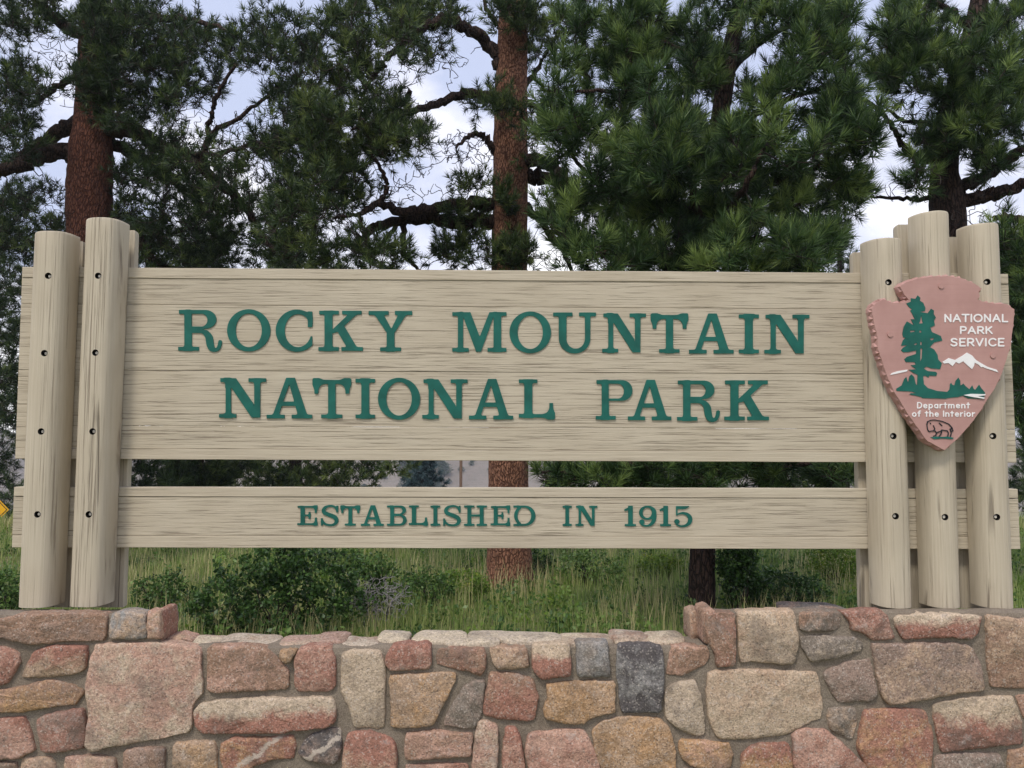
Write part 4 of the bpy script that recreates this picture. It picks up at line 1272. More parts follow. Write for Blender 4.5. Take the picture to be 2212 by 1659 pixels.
def tubes_mesh(tubes, sides=4):
    VV, FF, base = [], [], 0
    ang = np.arange(sides) * 2 * math.pi / sides
    for pts, rr_ in tubes:
        pts = np.asarray(pts); m = len(pts)
        d = nrm(np.gradient(pts, axis=0))
        ref = np.where(np.abs(d[:, 2:3]) > 0.9, np.array([[1.0, 0, 0]]), np.array([[0, 0, 1.0]]))
        u = nrm(np.cross(d, ref)); v = np.cross(d, u)
        ring = pts[:, None, :] + np.asarray(rr_)[:, None, None] * (np.cos(ang)[None, :, None] * u[:, None, :] + np.sin(ang)[None, :, None] * v[:, None, :])
        VV.append(ring.reshape(-1, 3))
        i, j = np.meshgrid(np.arange(m - 1), np.arange(sides), indexing='ij')
        a = base + i * sides + j; b_ = base + i * sides + (j + 1) % sides
        FF.append(np.stack([a, b_, b_ + sides, a + sides], -1).reshape(-1, 4))
        base += m * sides
    return np.concatenate(VV), np.concatenate(FF)

def needle_mesh(tb, td, tt, n, length, width, brush, g, spread=(22, 78)):
    """brushes: base tb, axis td, tint tt; n needles each (one triangle per needle)"""
    T = len(tb); N = T * n
    b = np.repeat(tb, n, 0); a = np.repeat(td, n, 0); t0 = np.repeat(tt, n)
    s = g.random(N)
    ref = g.normal(size=(N, 3))
    perp = nrm(np.cross(a, ref))
    th = np.radians(spread[1] + (spread[0] - spread[1]) * s + g.normal(size=N) * 9)
    d = a * np.cos(th)[:, None] + perp * np.sin(th)[:, None]
    d[:, 2] += 0.12; d = nrm(d)
    root = b + a * (brush * s)[:, None]
    ln = length * g.uniform(0.75, 1.1, N)
    w = nrm(np.cross(d, g.normal(size=(N, 3)))) * (width * 0.5)
    V = np.empty((N, 3, 3)); V[:, 0] = root - w; V[:, 1] = root + w; V[:, 2] = root + d * ln[:, None]
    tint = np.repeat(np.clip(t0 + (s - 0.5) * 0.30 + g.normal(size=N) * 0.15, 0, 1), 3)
    return V.reshape(-1, 3), np.arange(N * 3).reshape(-1, 3), tint

def limb_mesh(name, pts, rads, mat, parent, sides=10, rough=0.12):
    pts = np.asarray(pts); V, F = tubes_mesh([(pts, rads)], sides)
    m = len(pts)
    V = V.copy()
    c = np.repeat(pts, sides, 0)
    for i in range(len(V)):
        v = Vector(V[i] * 7.0)
        V[i] = c[i] + (V[i] - c[i]) * (1 + rough * mnoise.noise(v) + rough * 0.6 * mnoise.noise(v * 2.7))
    o = mk_np(name, V, F, mat, None, smooth=True, k=4)
    parent_keep(o, parent)
    return o

def px_line(pts, D, dens=8):
    """trace (px, py, dDepth, widthpx) -> world polyline + radii"""
    out = []
    for (x, y, dy, w) in pts:
        out.append((*P2W(x, y, D + dy), w * 0.5 * (D + dy) / FOC))
    q_ = np.array(crs(out, dens))
    return q_[:, :3], np.maximum(q_[:, 3], 0.003)

def zone_points(zs, D, g):
    """zones: (cx, cy, rx, ry, n, depth offset, depth sigma)"""
    P = []
    for (cx, cy, rx, ry, n, do, ds) in zs:
        k = 0
        while k < n:
            a, b_ = g.uniform(-1, 1, 2)
            if a * a + b_ * b_ > 1: continue
            P.append(P2W(cx + a * rx, cy + b_ * ry, max(4.2, D + do + g.normal() * ds))); k += 1
    return np.array(P)

def pine(name, label, D, trunk, limbs, zones, bare, bark, needles, seed, nshoot=4, nn=70, nlen=0.14, nwid=0.0042, brush=0.10, shoot=(0.05, 0.22), tmean=0.45, limb_bark=None, group=None, pale_tip=0.25, thin=1.0, tvar=0.14, spread=(22, 78), up=0.35):
    g = np.random.default_rng(seed)
    tp, tr = px_line(trunk, D, 10)
    root = empty(name, tuple(tp[0]))
    tag(root, label, "tree", group)
    limb_mesh("trunk", tp, tr, bark, root, 20, 0.07)
    sk = Skel()
    sk.add(tp, tr)
    for lm in limbs:
        p, r = px_line(lm, D, 8)
        dd = nrm(np.gradient(p, axis=0))
        for i in range(1, len(p) - 1):
            p[i] += g.normal(size=3) * min(0.014, r[i] * 0.35)
        limb_mesh("branch", p, r, limb_bark or bark, root, 9, 0.16)
        sk.add(p, r)
    def order(P):
        d = np.array([np.min(np.linalg.norm(sk.P[:sk.n] - p, axis=1)) for p in P])
        return P[np.argsort(d)]
    tb, td, tt = [], [], []
    bare = [(*b_[:4], int(b_[4] * 1.5), *b_[5:]) for b_ in bare]
    if len(bare):
        for p in order(zone_points(bare, D, g)):
            sk.grow(p, g, 0.22, 0.0, 0.0036, 0.012, 0.016, 0.05)
    zp = zone_points(zones, D, g)
    zp = zp[g.random(len(zp)) < thin]
    for p in order(zp):
        a, d, ln = sk.grow(p, g)
        ct = np.clip(g.normal(tmean, tvar), 0, 1)
        for s_ in range(nshoot):
            dr = nrm(d * g.uniform(0.2, 1.0) + g.normal(size=3) * 0.65 + np.array([0, 0, 0.35]))
            st = p - d * (g.uniform(0, 0.5) * min(ln, 0.4)) if s_ else p
            L_ = g.uniform(*shoot) if s_ else 0.04
            en = st + dr * L_
            if s_:
                mid = (st + en) / 2 + g.normal(size=3) * 0.012
                sk.tubes.append((np.array([st, mid, en]), np.array([0.0035, 0.003, 0.0025])))
            bd = nrm(dr + np.array([0, 0, up]))
            tb.append(en - bd * brush * 0.4); td.append(bd)
            tt.append(np.clip(ct + g.normal() * 0.10 + pale_tip * (g.random() < 0.12), 0, 1))  # a random share of brushes takes a paler tint
    V, F = tubes_mesh(sk.tubes, 4)
    tw = mk_np("twigs", V, F, MAT_TWIG, None, smooth=True, k=4)
    tw["kind"] = "stuff"; parent_keep(tw, root)
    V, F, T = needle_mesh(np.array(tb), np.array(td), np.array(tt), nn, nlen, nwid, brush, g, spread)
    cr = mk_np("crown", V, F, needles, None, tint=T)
    cr["kind"] = "stuff"; parent_keep(cr, root)
    return root

# ---- the red-barked pine behind the left posts
pine("pine_tree", "thick red-barked pine rising behind the two posts with dark wide-reaching limbs", 9.2,
     [(196, 1290, 0, 104), (194, 900, 0, 98), (193, 480, 0, 92), (196, 350, 0, 90), (203, 240, 0, 78), (206, 110, 0, 68), (207, 0, 0, 62), (208, -160, 0, 50), (210, -420, 0, 26)],
     [[(170,345,0,40),(128,326,-.1,36),(70,345,-.3,32),(10,364,-.5,28),(-80,372,-.9,22)], [(175,262,0,34),(128,286,.1,30),(70,322,.3,26),(0,372,.4,20),(-60,420,.5,14)],
      [(190,82,0,30),(140,52,0,26),(100,22,-.1,22),(50,-40,-.3,16)], [(220,282,0,36),(290,282,-.2,32),(345,318,-.4,30),(400,335,-.5,28),(455,382,-.6,24),(520,440,-.7,19),(562,500,-.8,14),(592,545,-.9,8)],
      [(225,300,0,28),(290,332,.3,24),(350,372,.5,20),(430,440,.8,14),(480,520,1,9)], [(215,470,.1,24),(290,505,.1,22),(330,560,.2,18),(380,585,.3,14),(470,592,.4,8)],
      [(215,60,0,26),(300,44,-.2,20),(400,40,-.4,14),(500,70,-.6,8)], [(440,372,-.6,16),(452,270,-.7,13),(470,200,-.8,10),(510,140,-.9,6)], [(452,290,-.7,12),(520,250,-.9,9),(600,190,-1,6)],
      [(400,335,-.5,14),(480,330,-.8,11),(560,310,-1,8),(640,330,-1.1,5)], [(190,150,0,18),(120,190,.2,13),(60,230,.3,9)]],
     [(35,240,62,110,60,-.2,.5),(40,30,100,55,45,-.3,.5),(330,80,120,80,80,0,.6),(300,205,120,75,85,-.5,.4),(430,130,85,80,45,-.2,.5),(330,330,70,40,16,-.3,.5),(590,100,100,70,55,-.6,.5),(640,225,75,50,36,-.8,.4),
      (600,330,70,40,28,-.9,.4),(60,480,90,80,60,.8,.6),(480,470,120,60,40,.4,.6),(380,540,110,50,45,.5,.6),(250,60,60,60,30,-.5,.3),(200,175,50,34,26,-.75,.15),(200,60,50,60,28,-.7,.15),(330,430,110,80,50,.2,.5),(410,350,120,60,44,-.9,.3),(480,430,70,60,26,-.9,.3),(300,520,60,60,20,.5,.4),(20,700,70,230,110,1.4,.5),(660,430,90,90,60,-.7,.4),(560,545,90,40,36,.2,.6),(100,900,120,260,50,1.2,.6),
      (150,-150,330,120,40,0,1.0),(600,-120,200,110,18,-.5,.8),(-140,200,110,300,70,0,.8)],
     [(115,150,75,80,90,-.1,.3),(480,320,80,50,70,-.6,.3),(400,240,90,60,60,-.4,.3),(560,420,70,60,60,-.5,.3),(350,480,90,60,60,.2,.4),(120,440,70,50,30,.3,.3),(560,260,60,40,40,-.8,.3)],
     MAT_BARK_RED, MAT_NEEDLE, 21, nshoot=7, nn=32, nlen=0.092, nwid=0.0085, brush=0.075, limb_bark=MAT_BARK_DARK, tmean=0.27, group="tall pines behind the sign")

# ---- the orange-barked pine behind the middle of the board
pine("pine_tree", "orange-barked pine with straight bare trunk behind the middle of the board", 8.4,
     [(1100, 1262, 0, 112), (1100, 1225, 0, 98), (1098, 1020, 0, 86), (1099, 800, 0, 84), (1101, 560, 0, 80), (1103, 300, 0, 76), (1107, 100, 0, 68), (1110, 0, 0, 64), (1113, -180, 0, 52), (1118, -420, 0, 26)],
     [[(1080,150,0,34),(1062,104,0,30),(1010,62,-.1,26),(955,42,-.3,22),(900,72,-.4,18),(850,112,-.5,15),(812,160,-.6,12),(782,215,-.7,8),(775,280,-.8,5)], [(1085,220,0,26),(1040,202,0,22),(990,205,-.2,20),(940,226,-.4,17),(890,238,-.6,14),(840,250,-.7,10),(760,280,-.9,6)],
      [(880,238,-.6,11),(881,215,-.6,11),(883,198,-.6,13)], [(1080,444,0,32),(1000,440,-.2,27),(930,452,-.4,24),(868,458,-.6,20),(818,440,-.8,16),(775,462,-1,10),(720,470,-1.2,6)],
      [(1080,478,0,34),(985,480,-.1,30),(900,470,-.2,26),(845,480,-.3,22),(800,494,-.4,20),(768,532,-.5,20)], [(874,474,-.2,15),(872,540,-.2,12),(890,565,-.2,9),(912,590,-.2,6)], [(868,470,-.2,11),(830,520,-.2,9),(800,548,-.2,6)],
      [(815,445,-.8,14),(835,405,-.8,11),(825,370,-.8,9),(800,330,-.9,6)], [(1125,350,0,32),(1180,352,-.2,28),(1230,392,-.3,24),(1262,425,-.4,16),(1310,440,-.5,8)], [(1125,380,0,34),(1185,384,.1,30),(1225,402,.2,24),(1240,420,.2,18)],
      [(1128,440,0,20),(1170,482,.1,16),(1208,530,.2,13),(1238,592,.3,8)], [(1080,340,0,20),(1050,300,-.1,16),(1020,290,-.2,11),(985,320,-.3,6)], [(1120,200,0,16),(1160,150,.2,12),(1200,80,.3,8)], [(1080,60,0,14),(1050,20,0,9),(1040,-40,0,6)],
      [(1128,215,0,14),(1175,240,.1,10),(1215,270,.2,5)], [(775,462,-1,10),(790,520,-1,8),(800,580,-1,5)]],
     [(800,50,120,50,60,-.4,.5),(745,150,75,55,36,-.6,.4),(930,40,90,36,30,-.2,.4),(900,110,60,30,12,-.4,.3),(1110,40,45,40,20,-.4,.1),(1095,236,36,22,10,-.55,.08),(1010,460,45,34,14,-.1,.3),(1010,545,70,36,24,0,.3),(1100,555,55,32,22,-.45,.12),
      (760,300,120,60,70,-.7,.35),(860,310,55,44,20,-.7,.3),(820,240,70,34,22,-.7,.3),(640,480,60,80,26,-1.2,.3),(790,560,100,34,34,-.9,.3),(720,390,60,60,24,-1,.3),(780,420,60,40,12,-.8,.3),(1180,70,60,60,30,.1,.3),(1225,480,45,70,14,.2,.3),(1040,210,26,20,6,-.2,.15),(1100,430,30,50,8,-.4,.1),
      (1020,395,30,26,7,-.2,.2),(690,280,60,60,26,-1,.3),(1150,300,30,50,8,.1,.3),(1000,-120,260,90,26,0,.8),(760,-110,140,90,14,-.6,.5)],
     [(1010,320,60,44,80,-.15,.25),(700,170,60,50,30,-.7,.3),(860,170,50,30,20,-.5,.2),(850,400,60,50,30,-.7,.25),(960,120,80,60,26,-.3,.3),(1170,310,30,70,30,0,.3),(1160,200,35,120,34,.1,.3),(900,330,50,60,24,-.5,.3),(1200,420,50,60,26,.2,.3),(800,200,70,40,20,-.6,.3),(900,220,60,30,12,-.4,.2),(960,420,60,30,10,-.2,.2),(1170,540,50,40,14,.1,.3),(770,480,60,50,24,-.9,.3)],
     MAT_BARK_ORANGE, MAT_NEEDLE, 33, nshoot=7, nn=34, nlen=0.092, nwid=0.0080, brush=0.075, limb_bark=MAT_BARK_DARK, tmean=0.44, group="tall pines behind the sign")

# ---- the dense young pine
pine("pine_tree", "dense young pine with long bright green needle brushes and dark slender trunk", 6.9,
     [(1515, 1332, 0, 64), (1516, 1290, 0, 58), (1517, 1190, 0, 53), (1518, 900, 0, 50), (1521, 590, 0, 48), (1545, 330, 0, 42), (1580, 100, 0, 36), (1600, 0, 0, 32), (1620, -220, 0, 18)],
     [[(1520,620,0,22),(1440,560,-.4,17),(1350,540,-.6,12),(1250,560,-.8,7)], [(1525,560,0,22),(1620,520,-.5,17),(1720,530,-.8,12),(1800,560,-.9,7)], [(1530,480,0,24),(1420,420,-.2,18),(1300,400,-.3,12),(1210,300,-.4,7)],
      [(1535,440,0,24),(1650,400,-.2,18),(1780,350,-.4,12),(1900,270,-.5,7)], [(1548,320,0,20),(1440,240,-.3,15),(1320,200,-.4,10),(1220,200,-.4,6)], [(1552,300,0,20),(1660,230,-.4,15),(1780,190,-.4,10),(1860,160,-.5,6)],
      [(1565,200,0,18),(1480,120,-.2,13),(1380,70,-.2,8)], [(1570,160,0,18),(1660,80,.2,13),(1760,40,.3,8)], [(1518,1010,0,20),(1400,1000,-.4,15),(1280,1020,-.5,10),(1170,1020,-.5,6)], [(1518,1000,0,20),(1640,1010,-.4,15),(1760,1000,-.6,10),(1840,1020,-.7,6)],
      [(1530,520,0,20),(1500,440,-.8,15),(1480,330,-1.1,9)], [(1530,500,0,20),(1600,420,-.9,15),(1650,320,-1.1,9)], [(1519,800,0,20),(1400,780,-.3,14),(1270,800,-.5,8)], [(1519,780,0,20),(1640,760,-.3,14),(1790,780,-.5,8)]],
     [(1222,250,60,110,24,-.3,.3),(1215,440,60,70,16,-.2,.3),(1300,70,110,90,46,-.2,.4),(1430,120,130,120,70,-.1,.5),(1600,100,140,120,70,0,.5),(1750,120,100,120,56,-.1,.5),(1840,80,60,70,20,-.2,.4),(1340,280,150,80,64,-.5,.4),(1500,330,180,100,80,-.7,.4),(1700,290,180,110,80,-.6,.4),(1830,265,70,60,28,-.5,.3),
      (1350,420,120,70,44,-.2,.4),(1470,500,180,80,64,-.2,.5),(1640,440,150,80,60,-.2,.5),(1770,400,90,60,26,-.2,.4),(1600,560,150,40,44,-.8,.3),(1750,540,80,50,26,-.9,.25),(1420,550,110,40,32,-.5,.3),(1280,545,60,40,14,-.5,.3),
      (1500,1020,340,44,130,-.4,.4),(1500,750,300,130,110,-.1,.4),(1560,-110,260,90,36,0,.6)],
     [(1500,440,160,80,20,.1,.4),(1700,480,110,60,16,.1,.3)],
     MAT_BARK_DARK, MAT_NEEDLE_YOUNG, 44, nshoot=8, nn=54, nlen=0.12, nwid=0.0080, brush=0.10, shoot=(0.05, 0.17), tmean=0.40, pale_tip=0.3, thin=0.62, tvar=0.2, spread=(14, 82), up=0.55, group="tall pines behind the sign")

# ---- the dark pine behind the right posts
pine("pine_tree", "dark-trunked open pine with upswept limbs rising behind the three posts with plaque", 7.6,
     [(2046, 1300, 0, 86), (2046, 900, 0, 82), (2047, 600, 0, 77), (2046, 450, 0, 74), (2040, 360, 0, 56), (2052, 250, 0, 52), (2080, 150, 0, 46), (2105, 55, 0, 42), (2118, -30, 0, 36), (2130, -260, 0, 18)],
     [[(2060,440,0,34),(2110,430,-.1,30),(2160,414,-.2,27),(2215,398,-.3,24),(2300,380,-.5,16)], [(2065,418,0,30),(2100,396,0,27),(2160,358,-.1,23),(2215,318,-.2,18),(2280,270,-.3,10)], [(2035,348,0,18),(1985,338,-.1,15),(1955,320,-.15,13),(1935,285,-.2,12),(1905,245,-.25,10),(1855,205,-.3,7)],
      [(2045,275,0,14),(2000,264,0,11),(1955,262,0,9),(1915,235,0,6)], [(2035,420,0,14),(1990,430,.1,11),(1940,428,.2,8),(1880,425,.3,5)], [(2100,60,0,18),(2050,20,-.2,13),(1990,-10,-.3,9)], [(2060,230,0,15),(2120,200,-.3,11),(2170,170,-.4,7)], [(2260,470,-.6,22),(2212,474,-.6,20),(2168,470,-.6,15),(2150,474,-.6,8)], [(2060,330,0,14),(2110,300,-.3,10),(2160,290,-.4,6)],
      [(2050,640,.1,26),(2120,600,-.3,20),(2200,590,-.6,14),(2280,560,-.8,8)], [(2050,800,.1,24),(2140,760,-.2,18),(2230,740,-.4,12)]],
     [(1990,70,80,70,48,-.2,.35),(1930,120,50,60,24,-.2,.3),(1950,165,60,40,24,-.3,.3),(2110,170,80,90,58,-.4,.3),(2050,180,50,40,12,-.4,.2),(2110,290,90,44,30,-.4,.25),(2010,305,46,34,14,-.3,.2),(1990,385,34,34,7,-.2,.2),(2140,350,50,30,10,-.3,.2),(2190,50,50,70,26,-.1,.3),(2180,225,40,50,14,-.3,.3),
      (2190,540,46,50,26,-.7,.2),(2205,680,40,170,80,-.4,.3),(2215,880,40,90,40,-.1,.3),(2090,-120,180,90,18,0,.6),(2300,150,90,300,50,0,.5)],
     [(1980,240,70,50,36,-.1,.25),(2000,380,50,60,36,-.1,.25),(2130,430,60,50,16,-.3,.2),(1960,410,60,30,12,.1,.2),(2140,120,40,50,8,0,.2),(2080,470,40,30,8,-.1,.2)],
     MAT_BARK_DARK, MAT_NEEDLE_YOUNG, 55, nshoot=4, nn=60, nlen=0.125, nwid=0.0078, brush=0.10, spread=(16, 72), up=0.5, tmean=0.38, pale_tip=0.4, group="tall pines behind the sign")

# ---- pines standing farther back
def far_pine(label, px, D, ytop, ybot, wpx, ncl, needles, seed, tmean=0.4, shape=0.5, nn=34, nwid=0.013, nlen=0.17, name="pine_tree", bark=MAT_BARK_DARK):
    g = np.random.default_rng(seed)
    x0 = P2W(px, 1000, D)[0]
    zg = float(gz(x0, D)); ztop = P2W(px, ytop, D)[2]; zbot = P2W(px, ybot, D)[2]
    root = empty(name, (x0, D, zg)); tag(root, label, "tree", "pines standing farther back")
    h = ztop - zg
    tp = np.array([[x0 + 0.05 * math.sin(t * 5 + seed), D, zg + h * t] for t in np.linspace(-0.03, 0.97, 14)])
    tr = np.linspace(0.022 * h + 0.05, 0.012, 14)
    limb_mesh("trunk", tp, tr, bark, root, 9, 0.08)
    sk = Skel(); sk.add(tp, tr)
    rw = wpx * D / FOC / 2
    P = []
    while len(P) < ncl:
        t = g.random() ** 1.5
        rr_ = rw * ((1 - t) ** shape) * (0.65 + 0.35 * math.sin(t * 23 + seed)) 
        a = g.uniform(0, 2 * math.pi); q_ = math.sqrt(g.uniform(0.10, 1.0))
        P.append([x0 + rr_ * q_ * math.cos(a), D + rr_ * q_ * math.sin(a), zbot + (ztop - zbot) * t + g.normal() * 0.12 - 0.12 * rr_ * q_])
    P = np.array(P)
    P = P[np.argsort(np.hypot(P[:, 0] - x0, P[:, 1] - D))]
    tb, td, tt = [], [], []
    for p in P:
        a, d, ln = sk.grow(p, g, 0.1, 0.06, 0.005, 0.014, 0.05, 0.2)
        ct = np.clip(g.normal(tmean, 0.15), 0, 1)
        for s_ in range(3):
            dr = nrm(d * 0.6 + g.normal(size=3) * 0.7 + np.array([0, 0, 0.4]))
            tb.append(p + dr * g.uniform(0, 0.25)); td.append(dr); tt.append(np.clip(ct + g.normal() * 0.1, 0, 1))
    V, F = tubes_mesh(sk.tubes, 3)
    tw = mk_np("twigs", V, F, MAT_TWIG, None, k=4); tw["kind"] = "stuff"; parent_keep(tw, root)
    V, F, T = needle_mesh(np.array(tb), np.array(td), np.array(tt), nn, nlen, nwid, 0.14, g)
    cr = mk_np("crown", V, F, needles, None, tint=T); cr["kind"] = "stuff"; parent_keep(cr, root)
    return root
far_pine("dark full pine at the far left edge, its boughs reaching down to the grass", -60, 17.5, 300, 1170, 420, 700, MAT_NEEDLE, 101, 0.26, 0.35)
far_pine("dark shaded pine close behind the two left posts", 250, 13.5, 470, 1075, 330, 420, MAT_NEEDLE, 102, 0.26, 0.2)
far_pine("green bushy pine seen through the gap between the boards, left of the orange trunk", 640, 19.0, 545, 1120, 560, 1300, MAT_NEEDLE, 103, 0.6, 0.2, nwid=0.022)
far_pine("smaller dark pine between bushy green pine and two left posts", 430, 15.5, 500, 1090, 280, 560, MAT_NEEDLE, 104, 0.34, 0.25, nwid=0.018)
far_pine("fine-needled distant pine showing through a gap right of the dense young pine", 1820, 17.0, 405, 1120, 330, 520, MAT_NEEDLE, 105, 0.42, 0.55, nwid=0.015)
far_pine("dark distant pine at the far right edge behind the right-hand posts", 2290, 15.0, 470, 1085, 330, 420, MAT_NEEDLE, 106, 0.30, 0.4, nwid=0.014)
far_pine("dark pine hidden mostly behind dense young pine", 1400, 18.0, 330, 1090, 420, 520, MAT_NEEDLE, 107, 0.3, 0.45, nwid=0.015)
far_pine("haze-blue tree standing in for the far wooded slope just left of the thin brown pole", 915, 30.0, 960, 1130, 150, 260, MAT_NEEDLE_HAZE, 108, 0.5, 0.6, nwid=0.03, nlen=0.2, name="slope_stand_in_tree")  # added tree stands in for the far slope, its haze painted as blue needles

# ---- trees dotted over the dry hillside
hill_src = None
gh = np.random.default_rng(9)
spots = []
while len(spots) < 130:
    x, y = gh.uniform(-60, 20), gh.uniform(228, 300)
    if len(spots) < 90:
        x = (gh.uniform(870, 962) - CX0) / FOC * y + 0.0146 * y; spots.append((x, y)); continue
    if abs((x + 0.0) / y * FOC + CX0 - 965) < 170 or gh.random() < 0.1: spots.append((x, y))
def hill_tree(seed):
    g = np.random.default_rng(seed); root = empty("hillside_tree")
    tp = np.array([[0, 0, -0.5], [0, 0, 1.2], [0, 0, 2.6]]); V, F = tubes_mesh([(tp, np.array([0.16, 0.12, 0.03]))], 5)
    t = mk_np("trunk", V, F, MAT_BARK_DARK, root, k=4)
    n = 900; a = g.uniform(0, 6.283, n); t_ = g.random(n); r = (1.5 * np.sin(np.pi * t_ ** 0.75) + 0.15) * np.sqrt(g.random(n))
    c = np.stack([r * np.cos(a), r * np.sin(a) * 0.9, 0.3 + 2.7 * t_], -1)
    d1 = nrm(g.normal(size=(n, 3))) * 0.16; d2 = nrm(np.cross(d1, g.normal(size=(n, 3)))) * 0.13
    lump = 1 + 0.35 * np.sin(a * 3 + seed) * np.sin(t_ * 9 + seed * 2)
    c[:, :2] *= lump[:, None]
    V = np.stack([c - d1, c + d2, c + d1], 1).reshape(-1, 3)
    cr = mk_np("crown", V, np.arange(n * 3).reshape(-1, 3), MAT_NEEDLE, root, tint=np.repeat(g.uniform(0.0, 0.6, n), 3)); cr["kind"] = "stuff"
    return root
src = [hill_tree(300 + i) for i in range(4)]
for i, (x, y) in enumerate(spots):
    b_ = src[i % 4]
    if i < 4: o = b_
    else:
        o = b_.copy(); COL.objects.link(o)
        for ch in b_.children:
            c = ch.copy(); COL.objects.link(c); c.parent = o
    s_ = gh.uniform(0.8, 1.5) if i < 90 else gh.uniform(0.4, 1.1)
    o.location = (x, y, float(np.minimum(hz(x, y), 1.6 + y * 0.165))); o.scale = (s_ * 1.25, s_ * 1.25, s_); o.rotation_euler = (0, 0, gh.uniform(0, 6.28))
    tag(o, "small dark pine dotted on the dry hillside across the valley", "tree", "trees scattered over the far hillside")

# ------------------------------------------------------------------ shrubs
def shrub(name, label, cat, px, py, wpx, hpx, nst, nleaf, leaf, mat, seed, D=None, tmean=0.45, twig=MAT_TWIG, lumps=None, sag=0.0, spread=0.5, rmin=0.0016):
    """leafy bush: base at (px, py) on the ground, wpx wide and hpx high in the photo"""
    g = np.random.default_rng(seed)
    if D is None:
        b0 = P2G(px, py); D = b0[1]; x0 = b0[0]
    else: x0 = P2W(px, py, D)[0]
    z0 = float(gz(x0, D))
    w, h = wpx * D / FOC / 2, hpx * D / FOC
    root = empty(name, (x0, D, z0)); tag(root, label, cat, None)
    sk = Skel()
    for k in range(9):
        a = g.uniform(0, 6.283); q_ = g.uniform(0.1, 0.55)
        t = np.linspace(0, 1, 7)[:, None]
        e = np.array([x0 + w * q_ * math.cos(a), D + w * q_ * math.sin(a) * 0.8, z0 + h * g.uniform(0.3, 0.6)])
        s_ = np.array([x0 + 0.04 * math.cos(a), D + 0.04 * math.sin(a), z0 - 0.02])
        p = s_ + (e - s_) * t + g.normal(size=(7, 3)) * 0.012
        sk.tubes.append((p, np.linspace(0.009, 0.005, 7))); sk.add(p, np.linspace(0.009, 0.005, 7))
    P = []
    lumps = lumps or [(0, 0.5, 1.0, 0.5)]
    while len(P) < nst:
        lx, lz, rw_, rh_ = lumps[g.integers(len(lumps))]
        v = nrm(g.normal(size=3)) * g.uniform(0.35, 1.0) ** spread
        z = lz + v[2] * rh_
        if z < 0.03: continue
        P.append([x0 + w * (lx + v[0] * rw_), D + w * v[1] * rw_ * 0.8, z0 + h * z])
    P = np.array(P); P = P[np.argsort(np.linalg.norm(P - np.array([x0, D, z0 + 0.3 * h]), axis=1))]
    lp, ld, lt = [], [], []
    per = max(1, nleaf // nst)
    for p in P:
        a, d, ln = sk.grow(p, g, 0.12, sag, rmin, 0.008, 0.006, 0.05)
        ct = g.normal(tmean, 0.14)
        k = g.random(per)[:, None]
        lp.append(p - d * k * min(ln, 0.22) + g.normal(size=(per, 3)) * 0.022); ld.append(np.repeat(d[None], per, 0)); lt.append(np.full(per, ct))
    V, F = tubes_mesh(sk.tubes, 3)
    tw = mk_np("stems", V, F, twig, None, k=4); tw["kind"] = "stuff"; parent_keep(tw, root)
    if nleaf:
        lp, ld, lt = np.concatenate(lp), np.concatenate(ld), np.concatenate(lt)
        n = len(lp)
        u = nrm(ld * 0.4 + g.normal(size=(n, 3)) * 0.8 + np.array([0, 0, 0.3])); s_ = nrm(np.cross(u, g.normal(size=(n, 3)) + np.array([0, 0, 1.5])))
        L_ = leaf * g.uniform(0.65, 1.25, n)[:, None]
        up = np.cross(s_, u)
        a0 = lp; a1 = lp + u * L_ * 0.55 + s_ * L_ * 0.36 + up * L_ * 0.06; a2 = lp + u * L_; a3 = lp + u * L_ * 0.55 - s_ * L_ * 0.36 + up * L_ * 0.06
        V = np.stack([a0, a1, a2, a3], 1).reshape(-1, 3)
        q_ = np.arange(n) * 4
        F = np.concatenate([np.stack([q_, q_ + 1, q_ + 2], -1), np.stack([q_, q_ + 2, q_ + 3], -1)])
        lf = mk_np("leaves", V, F, mat, None, tint=np.repeat(np.clip(lt + g.normal(size=n) * 0.14, 0, 1), 4))
        lf["kind"] = "stuff"; parent_keep(lf, root)
    return root
shrub("leafy_shrub", "large dark green leafy shrub behind the low wall, left of centre", "shrub", 600, 1385, 400, 205, 420, 7000, 0.038, MAT_LEAF, 1, tmean=0.24,
      lumps=[(-0.2, 0.45, 0.62, 0.45), (-0.05, 0.75, 0.38, 0.27), (0.45, 0.55, 0.5, 0.42), (-0.55, 0.35, 0.4, 0.32), (0.2, 0.3, 0.8, 0.3)])
shrub("leafy_shrub", "open green shrub rising behind grey dead bush", "shrub", 815, 1335, 150, 145, 130, 1700, 0.030, MAT_LEAF, 2, tmean=0.5, lumps=[(0, 0.7, 0.5, 0.3), (-0.4, 0.5, 0.5, 0.4), (0.3, 0.4, 0.5, 0.4)])
shrub("leafy_shrub", "small rounded green shrub just right of the grey dead bush", "shrub", 925, 1322, 110, 90, 110, 1600, 0.028, MAT_LEAF, 3, tmean=0.45)
shrub("dead_bush", "grey leafless dead bush between green shrubs", "bush", 815, 1362, 160, 112, 700, 0, 0.02, MAT_LEAF, 4, rmin=0.0028, twig=MAT_TWIG_GREY, spread=0.9)
shrub("leafy_shrub", "dark upright shrub beside the slender dark trunk, in front of the right pier", "shrub", 1600, 1335, 125, 155, 220, 3600, 0.034, MAT_LEAF, 5, tmean=0.14, lumps=[(-0.3, 0.75, 0.45, 0.28), (0.25, 0.8, 0.3, 0.25), (0.1, 0.35, 0.8, 0.35)])
shrub("leafy_shrub", "low dark spreading shrub to the right of the dark upright shrub", "shrub", 1690, 1330, 200, 90, 260, 4400, 0.032, MAT_LEAF, 6, tmean=0.14)
shrub("leafy_shrub", "small dark shrub at the foot of the orange-barked trunk", "shrub", 1165, 1236, 62, 62, 90, 1100, 0.035, MAT_LEAF, 7, tmean=0.35)
